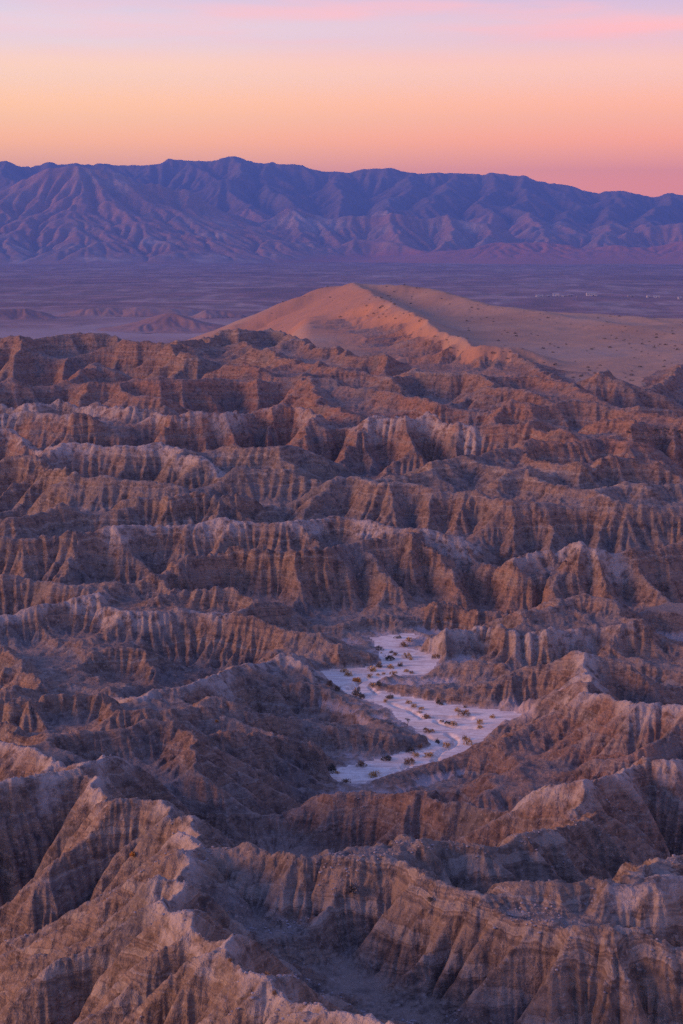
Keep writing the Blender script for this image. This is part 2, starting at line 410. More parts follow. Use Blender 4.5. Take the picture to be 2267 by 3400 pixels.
# each line: kind | bearing,row[,height change or level] ...   r ridge, s spur, m bluff with a cap, M tall fluted bluff
CRESTS = '''
r|-150,1100 0,1095 43,1095 65,1104 116,1090 181,1089 202,1086 268,1084 318,1087 354,1083 380,1083 419,1104 499,1103 550,1108 615,1109 651,1097 716,1075 767,1073 800,1078 868,1068 918,1068 975,1080
s|181,1089 205,1110,-1 235,1150,-3 255,1165,-5 280,1185,-8
s|380,1083 400,1115,-2 395,1145,-6
s|0,1100 10,1130,-1 20,1160,-3 60,1190,-5 110,1220,-8
s|499,1103 520,1130,-1 505,1150,-3 470,1185,-7 440,1210,-10
s|318,1087 300,1120,-2 275,1158,-4 239,1205,-7 195,1236,-9
s|550,1108 610,1135,-1 670,1150,-1 680,1160,-2 655,1200,-5 620,1230,-7
s|767,1073 770,1110,-2 750,1150,-4
r|-100,1250 0,1240 30,1228 60,1240 100,1270,-3
r|140,1275,-4 200,1235,-1 262,1200 316,1177 347,1188,-1 388,1208,-2 423,1234,-4
s|262,1200 290,1240,-3
r|230,1240,-2 290,1242 340,1240 400,1262,-2 430,1280,-4
r|400,1262,-1 440,1232,-1 480,1236 530,1242 560,1230 600,1240 650,1232 700,1225 727,1222 745,1240,-2 790,1260,-4
s|727,1222 705,1260,-3 670,1285,-6
r|360,1305,-3 395,1285 420,1278 450,1290 500,1285 545,1295 580,1310,-2 600,1330,-5
m|-100,1300 0,1303 100,1305 200,1300 250,1305 310,1307 345,1302 380,1320 430,1325 510,1325 540,1343 600,1342 700,1340 760,1337 840,1325 900,1328 950,1322 1010,1327 1040,1345
r|1020,1205,-1 1025,1239 1055,1290,-1 1090,1315,-2 1150,1335,-2 1200,1355,-3
r|1025,1239 960,1240,-2 900,1235,-1 840,1240,-1 800,1233,-2
r|740,1172 815,1175 860,1190 905,1205,-2
r|800,1100 850,1124 905,1132 940,1155 995,1165 1030,1170 1050,1193,-2 1075,1218,-4
s|1030,1170 1025,1210,-2
r|945,1104 1020,1100 1035,1118 1065,1122 1118,1122 1148,1134 1185,1142 1240,1145 1290,1152 1340,1165,-2
r|1046,1172 1107,1185 1178,1190 1210,1208,-2 1250,1240,-4
r|1255,1228,-1 1300,1228 1337,1213 1367,1188 1383,1188 1413,1213 1465,1213 1500,1216 1550,1208 1564,1211 1600,1218 1635,1244 1680,1249 1732,1254 1752,1270 1800,1285,-1 1850,1300,-2
s|1600,1218 1610,1250,-3 1630,1290,-6
s|1500,1300,-4 1545,1262 1560,1290,-2 1590,1310,-4
r|1030,1238 1128,1233 1158,1243 1205,1270,-2 1195,1310,-6
r|1210,1254 1260,1257 1290,1270 1326,1280 1362,1300,-1 1357,1335,-5
r|1362,1283 1393,1285 1465,1300 1515,1325,-2 1560,1345,-4
m|1205,1356 1235,1351 1275,1354 1337,1351 1398,1351 1434,1346 1475,1356 1515,1376,-1 1560,1395,-2
s|1235,1351 1230,1400,-4 1215,1450,-9
s|1337,1360 1370,1400,-4 1400,1440,-8
s|1060,1340 1075,1400,-4 1050,1455,-8
r|1610,1366,-4 1635,1346,-2 1671,1310 1692,1305 1737,1310 1773,1315 1824,1310 1865,1303 1916,1300 1941,1315,-1 1957,1346,-4
r|1615,1376,-1 1671,1366 1753,1369 1793,1361 1845,1376,-1 1885,1402,-3
r|1977,1336,-2 2008,1305 2043,1305 2095,1325 2145,1336 2207,1346 2267,1356 2400,1360
r|1900,1234,-4 1952,1218,-2 1992,1203 2015,1195 2033,1223,-2 2069,1249,-4 2110,1274,-6
r|1640,1146,-56 1661,1147,-56 1722,1150,-56 1760,1165,-57 1800,1195,-58 1850,1225,-59
r|1569,1223 1671,1218 1732,1218 1793,1218 1855,1229 1890,1229 1926,1254 1957,1274,-1 2008,1300,-3
r|2079,1290 2120,1290 2160,1282 2207,1285 2267,1295 2400,1300
r|2120,1275,-60 2160,1255,-59 2220,1220,-58 2267,1180,-58 2400,1150,-58
m|1957,1381,-3 2003,1351 2043,1351 2089,1356 2120,1376 2146,1402,-2 2176,1427,-5
r|1783,1402,-2 1834,1392 1875,1402 1900,1427,-3
r|1560,1482,-2 1620,1466 1671,1451 1753,1431 1773,1446 1824,1441 1875,1438 1926,1438 1977,1428 2038,1423 2069,1431 2084,1446 2130,1438 2150,1456,-1 2181,1492,-3 2222,1522,-5
r|1467,1487 1513,1484 1584,1484 1635,1507 1671,1517 1707,1548,-3
m|1753,1451 1793,1492 1834,1505 1890,1512 1931,1515 1977,1533,-1 2008,1558,-3 2054,1573,-5
m|1977,1502 2069,1497 2120,1494 2171,1494 2207,1527,-4
r|1671,1548 1722,1535 1773,1535 1798,1558 1824,1568 1860,1589 1916,1591 1952,1604,-2
r|1977,1609 2028,1599 2054,1584 2079,1573 2100,1584 2130,1604 2181,1584 2232,1579 2300,1573 2420,1570
r|1467,1602 1508,1604 1533,1619 1564,1609 1600,1619 1620,1655,-2 1635,1696,-5
s|1564,1615 1530,1660,-3 1490,1720,-7
r|1564,1604 1620,1609 1656,1630 1712,1640 1773,1635 1824,1637 1875,1640 1926,1630 1977,1630 2023,1625 2054,1640 2130,1645 2181,1645 2267,1645 2400,1650
s|1824,1640 1800,1680,-3 1770,1720,-7
s|1926,1640 1950,1690,-4 1960,1740,-9
s|2023,1625 2040,1670,-2 2080,1710,-5 2130,1760,-9 2165,1785,-11
s|1810,1760,-5 1850,1705,-2 1880,1750,-6
r|750,1444 760,1442 780,1456 850,1466 920,1466 945,1460 980,1448 990,1448 1015,1475,-1 1060,1490,-2 1130,1510,-4
s|985,1448 990,1490,-3 1000,1530,-6
r|750,1535 800,1538 900,1533 980,1530 1035,1563,-3
r|1050,1589,-1 1107,1568 1138,1558 1183,1563 1220,1576 1260,1596 1300,1599 1321,1594 1352,1583 1388,1586 1413,1599 1465,1599 1515,1604 1550,1624,-2
s|1050,1590 1020,1640,-4 1000,1690,-8
s|1107,1580 1130,1620,-4 1120,1670,-8
s|1352,1583 1300,1650,-4 1260,1695,-8
s|1413,1600 1420,1650,-4 1440,1700,-8
r|1285,1548 1362,1543 1413,1522 1454,1500 1480,1512 1505,1548,-2 1540,1573,-4
r|800,1706 878,1711 954,1711 1025,1706 1076,1686 1138,1675 1183,1686 1210,1696 1260,1701 1290,1716 1337,1719 1362,1721 1413,1732 1465,1747 1515,1752 1560,1770,-2
r|-80,1415 0,1400 40,1400 90,1420 120,1440,-2 130,1455,-4
r|-100,1340 0,1338 100,1333 168,1341 215,1346 240,1356,-1 290,1390,-4 330,1430,-8
m|245,1346 306,1346 320,1375,-3 350,1400,-6
r|133,1456,-2 163,1456 204,1448 245,1441 270,1441 306,1443 357,1446 434,1446 485,1448 541,1438 561,1441 602,1466 638,1482 668,1487 714,1512,-1 750,1538,-2
s|270,1445 280,1500,-4 265,1535,-8
s|434,1450 450,1500,-4 470,1560,-9
s|638,1482 620,1520,-3 600,1570,-9
m|-60,1490 0,1489 25,1484 66,1492 128,1489 148,1497 173,1522 224,1543 265,1553
s|128,1492 110,1530,-2 95,1600,-7 90,1650,-12
r|230,1560 265,1553 306,1556 357,1561 434,1563 485,1573 551,1578 592,1584 615,1605,-3
s|265,1553 230,1590,-3 210,1640,-7 215,1690,-11
s|306,1556 330,1610,-4 370,1680,-9
s|357,1561 420,1620,-4 480,1690,-9
m|423,1614 459,1624 510,1632 587,1630 602,1619 638,1614 704,1614 730,1619 765,1614 800,1624 830,1650,-3
r|-60,1700 0,1690 60,1690 117,1660 173,1642 204,1640 224,1675,-3
m|-60,1752 0,1755 80,1760 120,1752 200,1755 230,1750 306,1739 347,1730 367,1732 398,1757,-1 434,1788,-3 470,1830,-5 500,1870,-7 540,1895,-8
s|250,1755 255,1800,-3 245,1870,-9
s|100,1760 90,1810,-3 70,1870,-9
r|383,1737 434,1711 510,1711 561,1706 612,1711 663,1711 730,1696 765,1706 800,1711 850,1730,-1
s|612,1711 580,1760,-3 560,1800,-6
M|560,1880,-3 602,1847 663,1821 714,1801 765,1796 801,1798 872,1806 954,1811 1036,1809 1082,1806 1117,1796 1158,1778 1209,1768 1286,1765 1337,1755 1362,1760 1413,1781 1480,1804,-1 1520,1850,-3 1560,1900,-5
s|1250,1800 1260,1850,-2 1250,1960,-6
s|1330,1790,-1 1340,1850,-3 1345,1990,-7
s|1413,1810,-2 1440,1880,-5 1480,1970,-8
s|1110,1830,-1 1100,1900,-4 1060,1960,-7
m|1440,1960,-2 1467,1964,-2 1498,1964,-2 1554,1980,-2 1570,1992,-2 1610,1988,-2 1635,2015,-3 1655,2050,-4
M|1680,1850,-2 1712,1816 1743,1799 1783,1791 1839,1791 1865,1796 1906,1796 1936,1799 1957,1812 1992,1814 2020,1850,-1 2035,1900,-4
r|2050,1830,-3 2075,1816 2105,1806 2146,1796 2202,1780 2267,1773 2350,1770 2450,1770
s|2202,1785 2230,1840,-4 2250,1900,-9
s|2120,1805 2140,1860,-4 2170,1930,-9
r|1666,2056,-2 1712,2025 1753,2000 1804,1974 1845,1949 1900,1941 1936,1943 1977,1964 2023,1969 2043,1985 2079,2000 2130,2030 2150,2041,-1 2200,2075,-2
m|1365,2150,-74 1400,2115,-72 1467,2076,-70 1518,2061 1559,2056 1594,2056 1671,2066 1732,2082 1824,2076 1900,2066 1977,2051 2054,2056 2130,2051
r|1120,2060,-73 1140,2050,-72 1190,2010,-71 1210,2010,-71 1275,2005,-71 1300,2020,-72 1357,2066,-73 1390,2100,-74.5
r|600,1990 750,2015 852,2028 964,2064 1036,2066 1076,2076 1107,2087 1158,2107 1194,2122 1230,2148,-71 1255,2185,-73
m|480,1990,-1 536,1954 607,1929 653,1936 714,1939 790,1930 826,1947 848,1965,-2
r|848,1972 860,1970 895,1968 950,1985,-1 1010,2010,-3
r|-60,1875 0,1877 76,1875 138,1880 163,1903 214,1906 280,1908 316,1903 337,1908 367,1944,-3
m|370,1950 380,1930 450,1915 505,1893 540,1903 565,1910,-1
r|-60,2030 0,2015 25,2010 76,1992 122,1990 168,1969 224,1967 260,1959 286,1964 326,1969 357,1980 408,2000 459,2005 540,2010 602,2005 660,2020,-1 720,2050,-2 760,2090,-4
s|122,1990 163,2015,-1 224,2051,-2 286,2087,-4 316,2128,-6 390,2160,-8
s|260,1960 330,2000,-2 400,2060,-5 440,2110,-8
s|540,2010 600,2060,-3 640,2110,-6 690,2170,-8
r|-60,2090 0,2110 20,2125 76,2166,-1 117,2217,-3 153,2253,-5 173,2278,-7
r|0,2243,-2 40,2238,-2 76,2258,-4 107,2289,-6
r|367,2131,-2 434,2131,-2 474,2136,-2 510,2177,-4 530,2228,-7
r|332,2279,-4 459,2273,-2 485,2263 551,2253 587,2250 644,2242 689,2217 752,2185 839,2174 897,2145 962,2137 1027,2170,-1 1063,2235,-73
m|-60,2300 0,2301 51,2307 102,2309 153,2296 214,2289 240,2291 286,2281 326,2286 357,2299 388,2320,-2
r|388,2324 434,2319 474,2324 510,2322 587,2319 612,2314 663,2294 730,2284 760,2291 766,2314,-2
r|1000,2244,-72 1066,2254,-73 1087,2274,-73 1122,2285,-73.2 1168,2315,-73.4 1204,2346,-73.6 1286,2387,-73.6 1331,2412,-74
r|870,2355,-68 976,2355,-70 1000,2356,-71 1051,2361,-72 1082,2387,-72 1102,2407,-72 1265,2407,-72.4 1306,2417,-72.2 1357,2412,-72.2 1378,2438,-73.5 1418,2468,-75
r|190,2420,-2 255,2401 306,2393 357,2391 423,2386 459,2378 510,2378 561,2375 597,2375 612,2391 633,2416,-1 648,2457,-3 660,2500,-5
m|701,2423,-66 752,2409,-66 853,2405,-67 933,2423,-68.5 998,2445,-70 1034,2449,-70 1049,2481,-71.5 1075,2540,-73.5 1090,2575,-75
r|-60,2425 0,2431 51,2447 102,2457 153,2478 204,2498,-1
r|-40,2360 0,2363 41,2370 76,2386 153,2416,-1 230,2447,-2 280,2483,-4
r|-80,2575 0,2562 58,2558 94,2551 166,2540 224,2511 289,2490 347,2482 400,2490,-1
r|340,2484 311,2530 325,2587 390,2624 470,2620 528,2627 571,2667 629,2718 607,2768 593,2804 580,2850 557,2913 550,2949 600,3007 665,3021 694,3065 752,3094 745,3125 810,3162 861,3217 933,3238 969,3267 976,3318 1041,3332 1134,3354 1250,3375 1400,3420
s|289,2500 220,2570,-2 150,2640,-4 60,2720,-7 0,2780,-9
s|390,2624 310,2700,-3 220,2780,-6 140,2880,-9 60,2990,-12
s|528,2627 450,2720,-3 360,2800,-6 260,2900,-9 150,2990,-12 0,3080,-15
s|593,2804 500,2850,-2 420,2920,-4 350,2970,-6 230,3050,-9 100,3150,-12 0,3210,-14
s|550,2949 470,2990,-2 400,3030,-4 330,3060,-6 200,3120,-9
s|665,3021 620,3090,-2 540,3150,-4 480,3200,-6 440,3280,-8 350,3350,-10 250,3400,-12
s|745,3125 690,3180,-2 600,3260,-4 500,3340,-6 430,3420,-8
s|861,3217 800,3270,-2 740,3330,-4 680,3400,-6
r|640,2740,-1 700,2780 790,2779 850,2797 930,2805 1000,2820 1060,2825 1134,2819 1241,2826 1321,2819 1364,2833 1422,2866 1500,2915,-1 1600,2975,-2 1680,3020,-3 1762,3039,-3 1856,3039,-3 1914,3065,-3 2000,3065,-3 2102,3061,-3 2200,3110,-5 2300,3150,-6 2420,3160,-6
s|1241,2826 1230,2900,-2 1280,2990,-4 1290,3060,-6 1330,3160,-8
s|1321,2819 1400,2900,-2 1500,3000,-4 1600,3090,-6 1700,3200,-8 1800,3330,-10
s|1060,2825 1050,2900,-3 1010,3000,-6
s|1460,2880,-1 1600,3010,-4 1750,3110,-6 1830,3220,-8 1900,3330,-10
s|1856,3039,-3 1870,3100,-4 1880,3180,-7
s|2050,3065,-3 2080,3150,-5 2130,3230,-7 2200,3330,-9
s|2102,3061,-3 2160,3120,-5 2230,3220,-7 2330,3330,-9
r|1100,2790 1133,2783 1205,2779 1278,2764 1328,2757 1350,2768 1400,2786 1458,2768 1495,2765 1538,2768 1581,2775 1661,2761 1704,2750 1740,2757 1784,2732 1806,2732 1840,2745,-1 1870,2780,-3
r|1060,2605,-67 1133,2601,-66 1205,2601,-66 1270,2608,-65.5 1343,2619,-65 1444,2598,-65.5 1487,2626,-64.5 1538,2630,-64.5 1596,2637,-64 1661,2673,-63 1670,2720,-64
r|1265,2575,-74.3 1306,2560,-74 1378,2540,-73.6 1439,2519,-73.4 1510,2504,-73.2 1592,2468,-72.8 1612,2453,-72.3 1658,2412,-70.5 1704,2412,-70.5 1740,2438,-71 1775,2448,-71 1814,2452,-71 1850,2462,-70.5 1906,2478,-70 1952,2508,-69 1987,2518,-68.5
r|1592,2468,-72.6 1600,2530,-72.5 1610,2600,-71
r|1690,2412,-70.5 1690,2480,-71 1790,2590,-71
r|1661,2673,-62 1720,2620,-59.5 1800,2590,-58 1850,2590,-57.5 1900,2580 1960,2548 2010,2550 2080,2520 2115,2500 2150,2488 2190,2495 2220,2512 2267,2510 2340,2500 2450,2500
s|1960,2548 1990,2610,-3 1950,2680,-6
s|2115,2500 2110,2600,-4 2080,2720,-9
s|2190,2495 2200,2570,-3 2150,2650,-6 2130,2760,-10
s|2220,2512 2240,2600,-4 2230,2700,-8
r|1806,2739 1856,2717 1900,2710 1936,2680 1994,2655 2015,2666 2044,2739,-3 2080,2800,-6
m|1985,2930,-2 2022,2905 2109,2862 2145,2840 2210,2826 2300,2822 2400,2822
r|2037,2949,-1 2138,2941,-1 2181,2927 2267,2884 2350,2870
r|1661,2913,-1 1733,2905 1798,2891 1856,2913 1900,2898 1921,2898 1936,2927,-1 1990,2960,-3
r|1225,2275,-74.6 1270,2258,-73.8 1306,2250,-73 1408,2258,-72.5 1467,2253,-72 1543,2253,-72 1656,2233,-71 1712,2217,-70 1773,2197,-69 1834,2177,-68 1875,2156,-67 1916,2146,-66.5 1946,2133,-66 1977,2141,-66 2020,2150,-66.5 2080,2200,-68 2170,2230,-69
r|1946,2133,-66 1930,2200,-66 1936,2240,-65.5 1960,2270,-65 2018,2280,-64.5 2059,2309,-64.5 2110,2325,-64 2140,2340,-64.5
s|1936,2240,-66 1850,2330,-69 1780,2400,-72.5
s|2018,2280,-65 1960,2370,-68 1880,2440,-71
s|2110,2325,-64.5 2040,2400,-67 1960,2470,-70
r|2135,2342,-64.5 2176,2319,-63.5 2222,2312,-63 2300,2312,-63 2420,2312,-63
s|2222,2312 2190,2390,-3 2130,2470,-7
s|2280,2312 2260,2390,-3 2200,2480,-7
r|1450,2210,-74.5 1467,2192,-73 1559,2177,-72 1610,2177,-72 1661,2184,-72 1720,2200,-71
s|900,1968,-68 860,2000,-70 800,2060,-72
'''
# the smooth sandy hill behind: points with a height level
HILL = [
    [(700, 1112, -91), (796, 1073, -79), (900, 1033, -68.5), (1000, 983, -55), (1080, 953, -47), (1170, 937, -42), (1250, 940, -42.5), (1330, 948, -44)],
    [(1330, 948, -44), (1420, 958, -46), (1500, 975, -48.5), (1600, 1003, -53), (1700, 1025, -57), (1800, 1032, -58),
     (1950, 1040, -58.5), (2100, 1050, -60), (2267, 1078, -61), (2450, 1090, -62)],
    [(1170, 937, -42), (1250, 982, -44), (1330, 1015, -47), (1390, 1050, -49.5), (1440, 1090, -52.5), (1500, 1115, -54),
     (1575, 1140, -55.3), (1650, 1148, -56), (1722, 1150, -56.5)],
    [(1330, 1015, -48), (1250, 1060, -55), (1180, 1090, -62)],
    [(1700, 1025, -57), (1850, 1050, -58), (1990, 1065, -59), (2100, 1085, -60), (2267, 1075, -60), (2450, 1075, -60)],
]
HILL_P = [(0.46, 0.36, 40.0, 8.0), (0.40, 0.30, 40.0, 10.0), (0.46, 0.42, 30.0, 3.5), (0.5, 0.42, 30.0, 4.0), (0.25, 0.12, 40.0, 8.0)]
HILL_LIT = [(770, 1085, -82), (900, 1028, -68), (1000, 978, -55), (1085, 948, -47), (1172, 932, -42), (1260, 982, -44), (1330, 1013, -47), (1390, 1052, -50), (1500, 1117, -54), (1590, 1143, -56), (1740, 1152, -56.5), (1740, 1225, -58), (1500, 1210, -58), (1250, 1150, -60), (900, 1090, -72)]  # outline of the hill's sunlit left face, tinted orange
HILL_FRONT = [(1080, 1075, -64), (1190, 1035, -54), (1300, 1030, -49), (1390, 1058, -50.5), (1500, 1119, -54.2), (1590, 1143, -56), (1740, 1152, -56.5), (1740, 1225, -58), (1500, 1210, -58), (1250, 1150, -60)]
POOLS = [(-66.0, [(2065, 1426), (2120, 1431), (2200, 1426), (2330, 1426), (2330, 1456), (2230, 1460), (2150, 1452), (2090, 1444)]),
         (-72.0, [(2140, 2018), (2200, 2006), (2320, 2002), (2320, 2034), (2220, 2032)])]
WASH = [(1230, 2118), (1255, 2165), (1262, 2200), (1225, 2212), (1150, 2217), (1065, 2229), (1040, 2245), (1073, 2265), (1120, 2282),
        (1160, 2312), (1215, 2328), (1290, 2355), (1320, 2390), (1370, 2420), (1410, 2460), (1425, 2475), (1395, 2490),
        (1330, 2497), (1220, 2530), (1095, 2556), (1072, 2572), (1110, 2600), (1190, 2607), (1260, 2590), (1350, 2556),
        (1440, 2535), (1540, 2505), (1592, 2485), (1625, 2440), (1660, 2422), (1740, 2410), (1795, 2393), (1735, 2368), (1600, 2351), (1480, 2335),
        (1420, 2325), (1330, 2310), (1250, 2292), (1236, 2276), (1262, 2258), (1300, 2250), (1430, 2240), (1452, 2205),
        (1462, 2187), (1440, 2175), (1380, 2157), (1338, 2145), (1368, 2125), (1410, 2106), (1330, 2104)]
RUNNELS = [[(310, 450), (340, 430), (385, 400), (430, 380), (490, 370)], [(450, 440), (490, 480)],
           [(590, 545), (650, 570), (700, 580), (730, 600), (790, 635), (870, 632), (960, 628), (1100, 635)],
           [(880, 660), (940, 680), (1020, 698), (1100, 700), (1160, 702)], [(810, 755), (850, 775), (900, 795), (920, 815)],
           [(960, 740), (1000, 770), (1005, 800), (970, 830), (900, 855), (878, 890), (870, 920)],
           [(280, 1030), (380, 1025), (500, 1020), (560, 990), (650, 965), (700, 940)]]

# crests capped with pale silt and gravel (first point of the line)
PALE_CAPS = [(800, 1706), (1680, 1850), (-100, 1340), (133, 1456), (332, 2279), (340, 2484), (-60, 2425), (1365, 2150), (2037, 2949), (1936, 2240), (-80, 1415), (383, 1737),
             (1946, 2133), (1205, 1356), (-100, 1300), (-60, 2030), (2135, 2342), (1661, 2673), (-80, 2575)]


def parse():
    out = []
    for line in CRESTS.strip().splitlines():
        kind, rest = line.split('|')
        pts = []
        for tok in rest.split():
            v = [float(q) for q in tok.split(',')]
            z = float(np.interp(v[1], ZX, ZV))
            if len(v) == 3:
                z = v[2] if v[2] < -30 else z + v[2]
            if kind == 's' and pts:
                # a spur falls away from its crest at an even grade along its bearing
                a1, t1 = ray(v[0], v[1])
                x0, y0, z0 = pts[-1][:3]
                d1 = -z0 / t1
                grade = 0.42 + 0.12 * (len(pts) % 2)
                dd = np.linspace(d1 + 0.02, d1 * 1.25, 700)
                fall = (z0 + t1 * dd) / np.hypot(dd * sin(a1) - x0, dd * cos(a1) - y0)
                ok = np.nonzero(fall >= grade)[0]
                dq = dd[ok[0]] if len(ok) else d1 * 1.04
                pts.append((dq * sin(a1), dq * cos(a1), -t1 * dq, v[0], v[1]))
                continue
            pts.append((*at_level(v[0], v[1], z), v[0], v[1]))
        out.append((kind, pts))
    return out


# fan of rings and bearings, finest where the land is seen closest
r_parts, rr = [], 55.0
while rr < 1750:
    r_parts.append(rr)
    rr *= 1.0035 if rr < 66 else (1.00200 if rr < 930 else (1.0030 if rr < 1480 else 1.006))
az_in = np.radians(np.arange(-13.6, 13.6001, 0.043))
wing = []
a, st = 13.6, 0.05
while a < 25:
    a += st
    st *= 1.055
    wing.append(a)
wing = np.radians(np.array(wing))
az_all = np.concatenate([-wing[::-1], az_in, wing])
FAN = Fan(r_parts, az_all)
COARSE = Fan(np.concatenate([FAN.r[:-1:2], FAN.r[-1:]]), np.concatenate([FAN.az[:-1:2], FAN.az[-1:]]))
print('fan', FAN.R.shape)


def build_badlands():
    f = COARSE
    X0, Y0, R = f.X, f.Y, f.R
    wamp = np.clip(R * 0.0065, 0.4, 2.6)
    wx = wamp * (fbm(X0, Y0, 17, 2, 5) + 0.5 * fbm(X0, Y0, 5, 1, 8))
    wy = wamp * (fbm(X0, Y0, 17, 2, 55) + 0.5 * fbm(X0, Y0, 5, 1, 58))
    # keep the wash and its banks where they are
    washp = [at_level(p[0], p[1], WASH_Z) for p in WASH]
    sd0 = poly_sd(X0, Y0, washp)
    calm = 0.25 + 0.75 * sstep(2, 18, sd0)
    X, Y = X0 + wx * calm, Y0 + wy * calm
    # floor between the hills
    left = sstep(-0.02, -0.075, np.arctan2(X0, Y0))
    flo = np.interp(R, [0, 150, 420, 720, 900, 1200, 1600, 1750], [-86, -80, -76, -77, -88, -125, -168, -172])
    fro = np.interp(R, [0, 150, 420, 620, 760, 1000, 1250, 1450, 1640, 1750], [-86, -80, -76, -76, -67, -63.5, -61, -80, -150, -172])
    H = flo * left + fro * (1 - left)
    rid = 1 - np.abs(fbm(X0, Y0, 46, 3, 21))
    roll = sstep(6, 40, sd0) * (1 - sstep(560, 760, R))
    H = H + roll * 9 * (rid ** 2 - 0.35)
    hill = np.full(X.shape, -1e3)
    for hi, ln in enumerate(HILL):
        pts = [at_level(*p) for p in ln]
        hill = smax(hill, crest_field(X0 + 0.6 * wx, Y0 + 0.6 * wy, pts, *HILL_P[hi]), 3.0)
    H = smax(H, hill, 4.0)
    H = H + sstep(700, 800, R) * sstep(-0.03, 0.03, np.arctan2(X0, Y0)) * (1.6 * fbm(X0, Y0, 90, 3, 91) + 0.5 * fbm(X0, Y0, 22, 2, 93))
    bad = np.full(X.shape, -1e3)
    bluff = np.zeros(X.shape)
    pale = np.zeros(X.shape)
    PARSED = parse()
    for kind, pts in PARSED:
        dm = float(np.mean([math.hypot(p[0], p[1]) for p in pts]))
        if kind == 'm':
            c = crest_field(X, Y, pts, 0.70, 0.34, 14, 1.0, (1.5 + dm * 0.002, 2.0 + dm * 0.004, 2.4))
        elif kind == 'M':
            c = crest_field(X, Y, pts, 0.8, 0.36, 14, 1.0, (3.2, 5.5, 3.6))
        elif kind == 's':
            c = crest_field(X, Y, pts, 0.92, 0.42, 9 + dm * 0.016, 0.3 + dm * 0.001)
        else:
            nr_ = dm < 185
            c = crest_field(X, Y, pts, 1.05 if nr_ else 0.76, 0.74 if nr_ else 0.42, 12 + dm * 0.022, 1.9 if nr_ else 0.5 + dm * 0.0014)
        if any(k == (round(pts[0][3]), round(pts[0][4])) for k in PALE_CAPS):
            cd = -crest_field(X, Y, [(p[0], p[1], 0.0) for p in pts], 1, 1, 1, 0)
            w = 0.9 + 0.008 * dm
            pale = np.maximum(pale, sstep(w, 0.1 * w, cd + 0.9 * w * fbm(X, Y, 0.03 * dm, 3, 81)))
        if kind in 'mM':
            bluff = np.where(c > bad, 1.0, bluff)
        else:
            bluff = np.where(c > bad, 0.0, bluff)
        bad = smax(bad, c, 0.7 + dm * 0.001)
    bad = bad + 0.6 * fbm(X0, Y0, 34, 2, 77) * sstep(120, 400, R)
    # side spurs: short ribs that leave every crest at odd angles and fall to the gullies
    sp_rng = random.Random(23)
    n_sp = 0
    for kind, pts in PARSED:
        dm = float(np.mean([math.hypot(p[0], p[1]) for p in pts]))
        if kind == 's' or dm < 205:
            continue
        nxt = sp_rng.uniform(0.0, 0.03) * dm
        for p, q in zip(pts[:-1], pts[1:]):
            ln = math.hypot(q[0] - p[0], q[1] - p[1])
            while nxt <= ln:
                pos = nxt
                nxt += sp_rng.uniform(0.016, 0.046) * dm
                t = min(1.0, max(0.0, pos / max(ln, 1e-6)))
                x, y, z = (p[i] + t * (q[i] - p[i]) for i in range(3))
                z -= sp_rng.uniform(0.1, 0.5)
                ang = -pi / 2 + sp_rng.choice((-1, 1)) * sp_rng.uniform(0.15, 1.2)
                if sp_rng.random() < 0.25:
                    ang += pi
                grade, reach = sp_rng.uniform(0.24, 0.42), sp_rng.uniform(0.03, 0.075) * dm
                line = [(x, y, z)]
                for k in range(3):
                    ang += sp_rng.uniform(-0.35, 0.35)
                    x, y, z = x + cos(ang) * reach / 3, y + sin(ang) * reach / 3, z - grade * reach / 3 * sp_rng.uniform(0.6, 1.4)
                    line.append((x, y, z))
                if poly_sd(np.array([line[-1][0], line[-2][0]]), np.array([line[-1][1], line[-2][1]]), washp).min() < 2.5:
                    continue
                rs_ = [math.hypot(v[0], v[1]) for v in line]
                as_ = [atan2(v[0], v[1]) for v in line]
                mg = 0.035 * dm
                i0, i1 = np.searchsorted(f.r, (min(rs_) - mg, max(rs_) + mg))
                j0, j1 = np.searchsorted(f.az, (min(as_) - mg / dm, max(as_) + mg / dm))
                if i1 - i0 < 2 or j1 - j0 < 2:
                    continue
                sl_ = (slice(i0, i1), slice(j0, j1))
                c = crest_field(X[sl_], Y[sl_], line, 0.95, 0.55, 0.022 * dm, 0.12 + 0.0009 * dm)
                better = c > bad[sl_]
                bluff[sl_] = np.where(better, bluff[sl_] * 0.4, bluff[sl_])
                bad[sl_] = smax(bad[sl_], c, 0.5 + 0.0008 * dm)
                n_sp += 1
            nxt -= ln
    print('side spurs', n_sp)
    badm = np.maximum(sstep(-1.0, 1.5, bad - H), sstep(640, 600, R))
    H = smax(H, bad, 1.5)
    # the dry wash with its cut banks
    bank = sstep(0.0, 0.9, sd0 + 0.3 * fbm(X0, Y0, 3.0, 2, 71))
    floor = WASH_Z + 0.10 * fbm(X0, Y0, 9, 2, 31) + 0.012 * np.clip(sd0 + 8, 0, 8)
    far_bank = sstep(30, 60, sd0)
    H = floor * (1 - bank) + np.maximum(H, floor + 0.15 - 300 * sstep(8, 60, sd0)) * bank
    # two more patches of pale wash at the right, farther up the valley
    for lv, pl in POOLS:
        sp = poly_sd(X0, Y0, [at_level(px, py, lv) for px, py in pl])
        bk = sstep(0.0, 5.0, sp + 0.8 * fbm(X0, Y0, 5.0, 2, 73))
        H = lv * (1 - bk) + H * bk
        if lv > -70:
            bank = np.minimum(bank, bk)
        sd0 = np.minimum(sd0, sp)
    front = sstep(14, -14, poly_sd(X0, Y0, [at_level(*p) for p in HILL_FRONT]) + 14 * fbm(X0, Y0, 40, 3, 98))
    badm = np.maximum(badm, front)
    H, _ = gullies(f, H, 30.0, 2.8, 95, front, 0.4)
    H, _ = gullies(f, H, 14.0, 1.8, 96, front, 0.5)
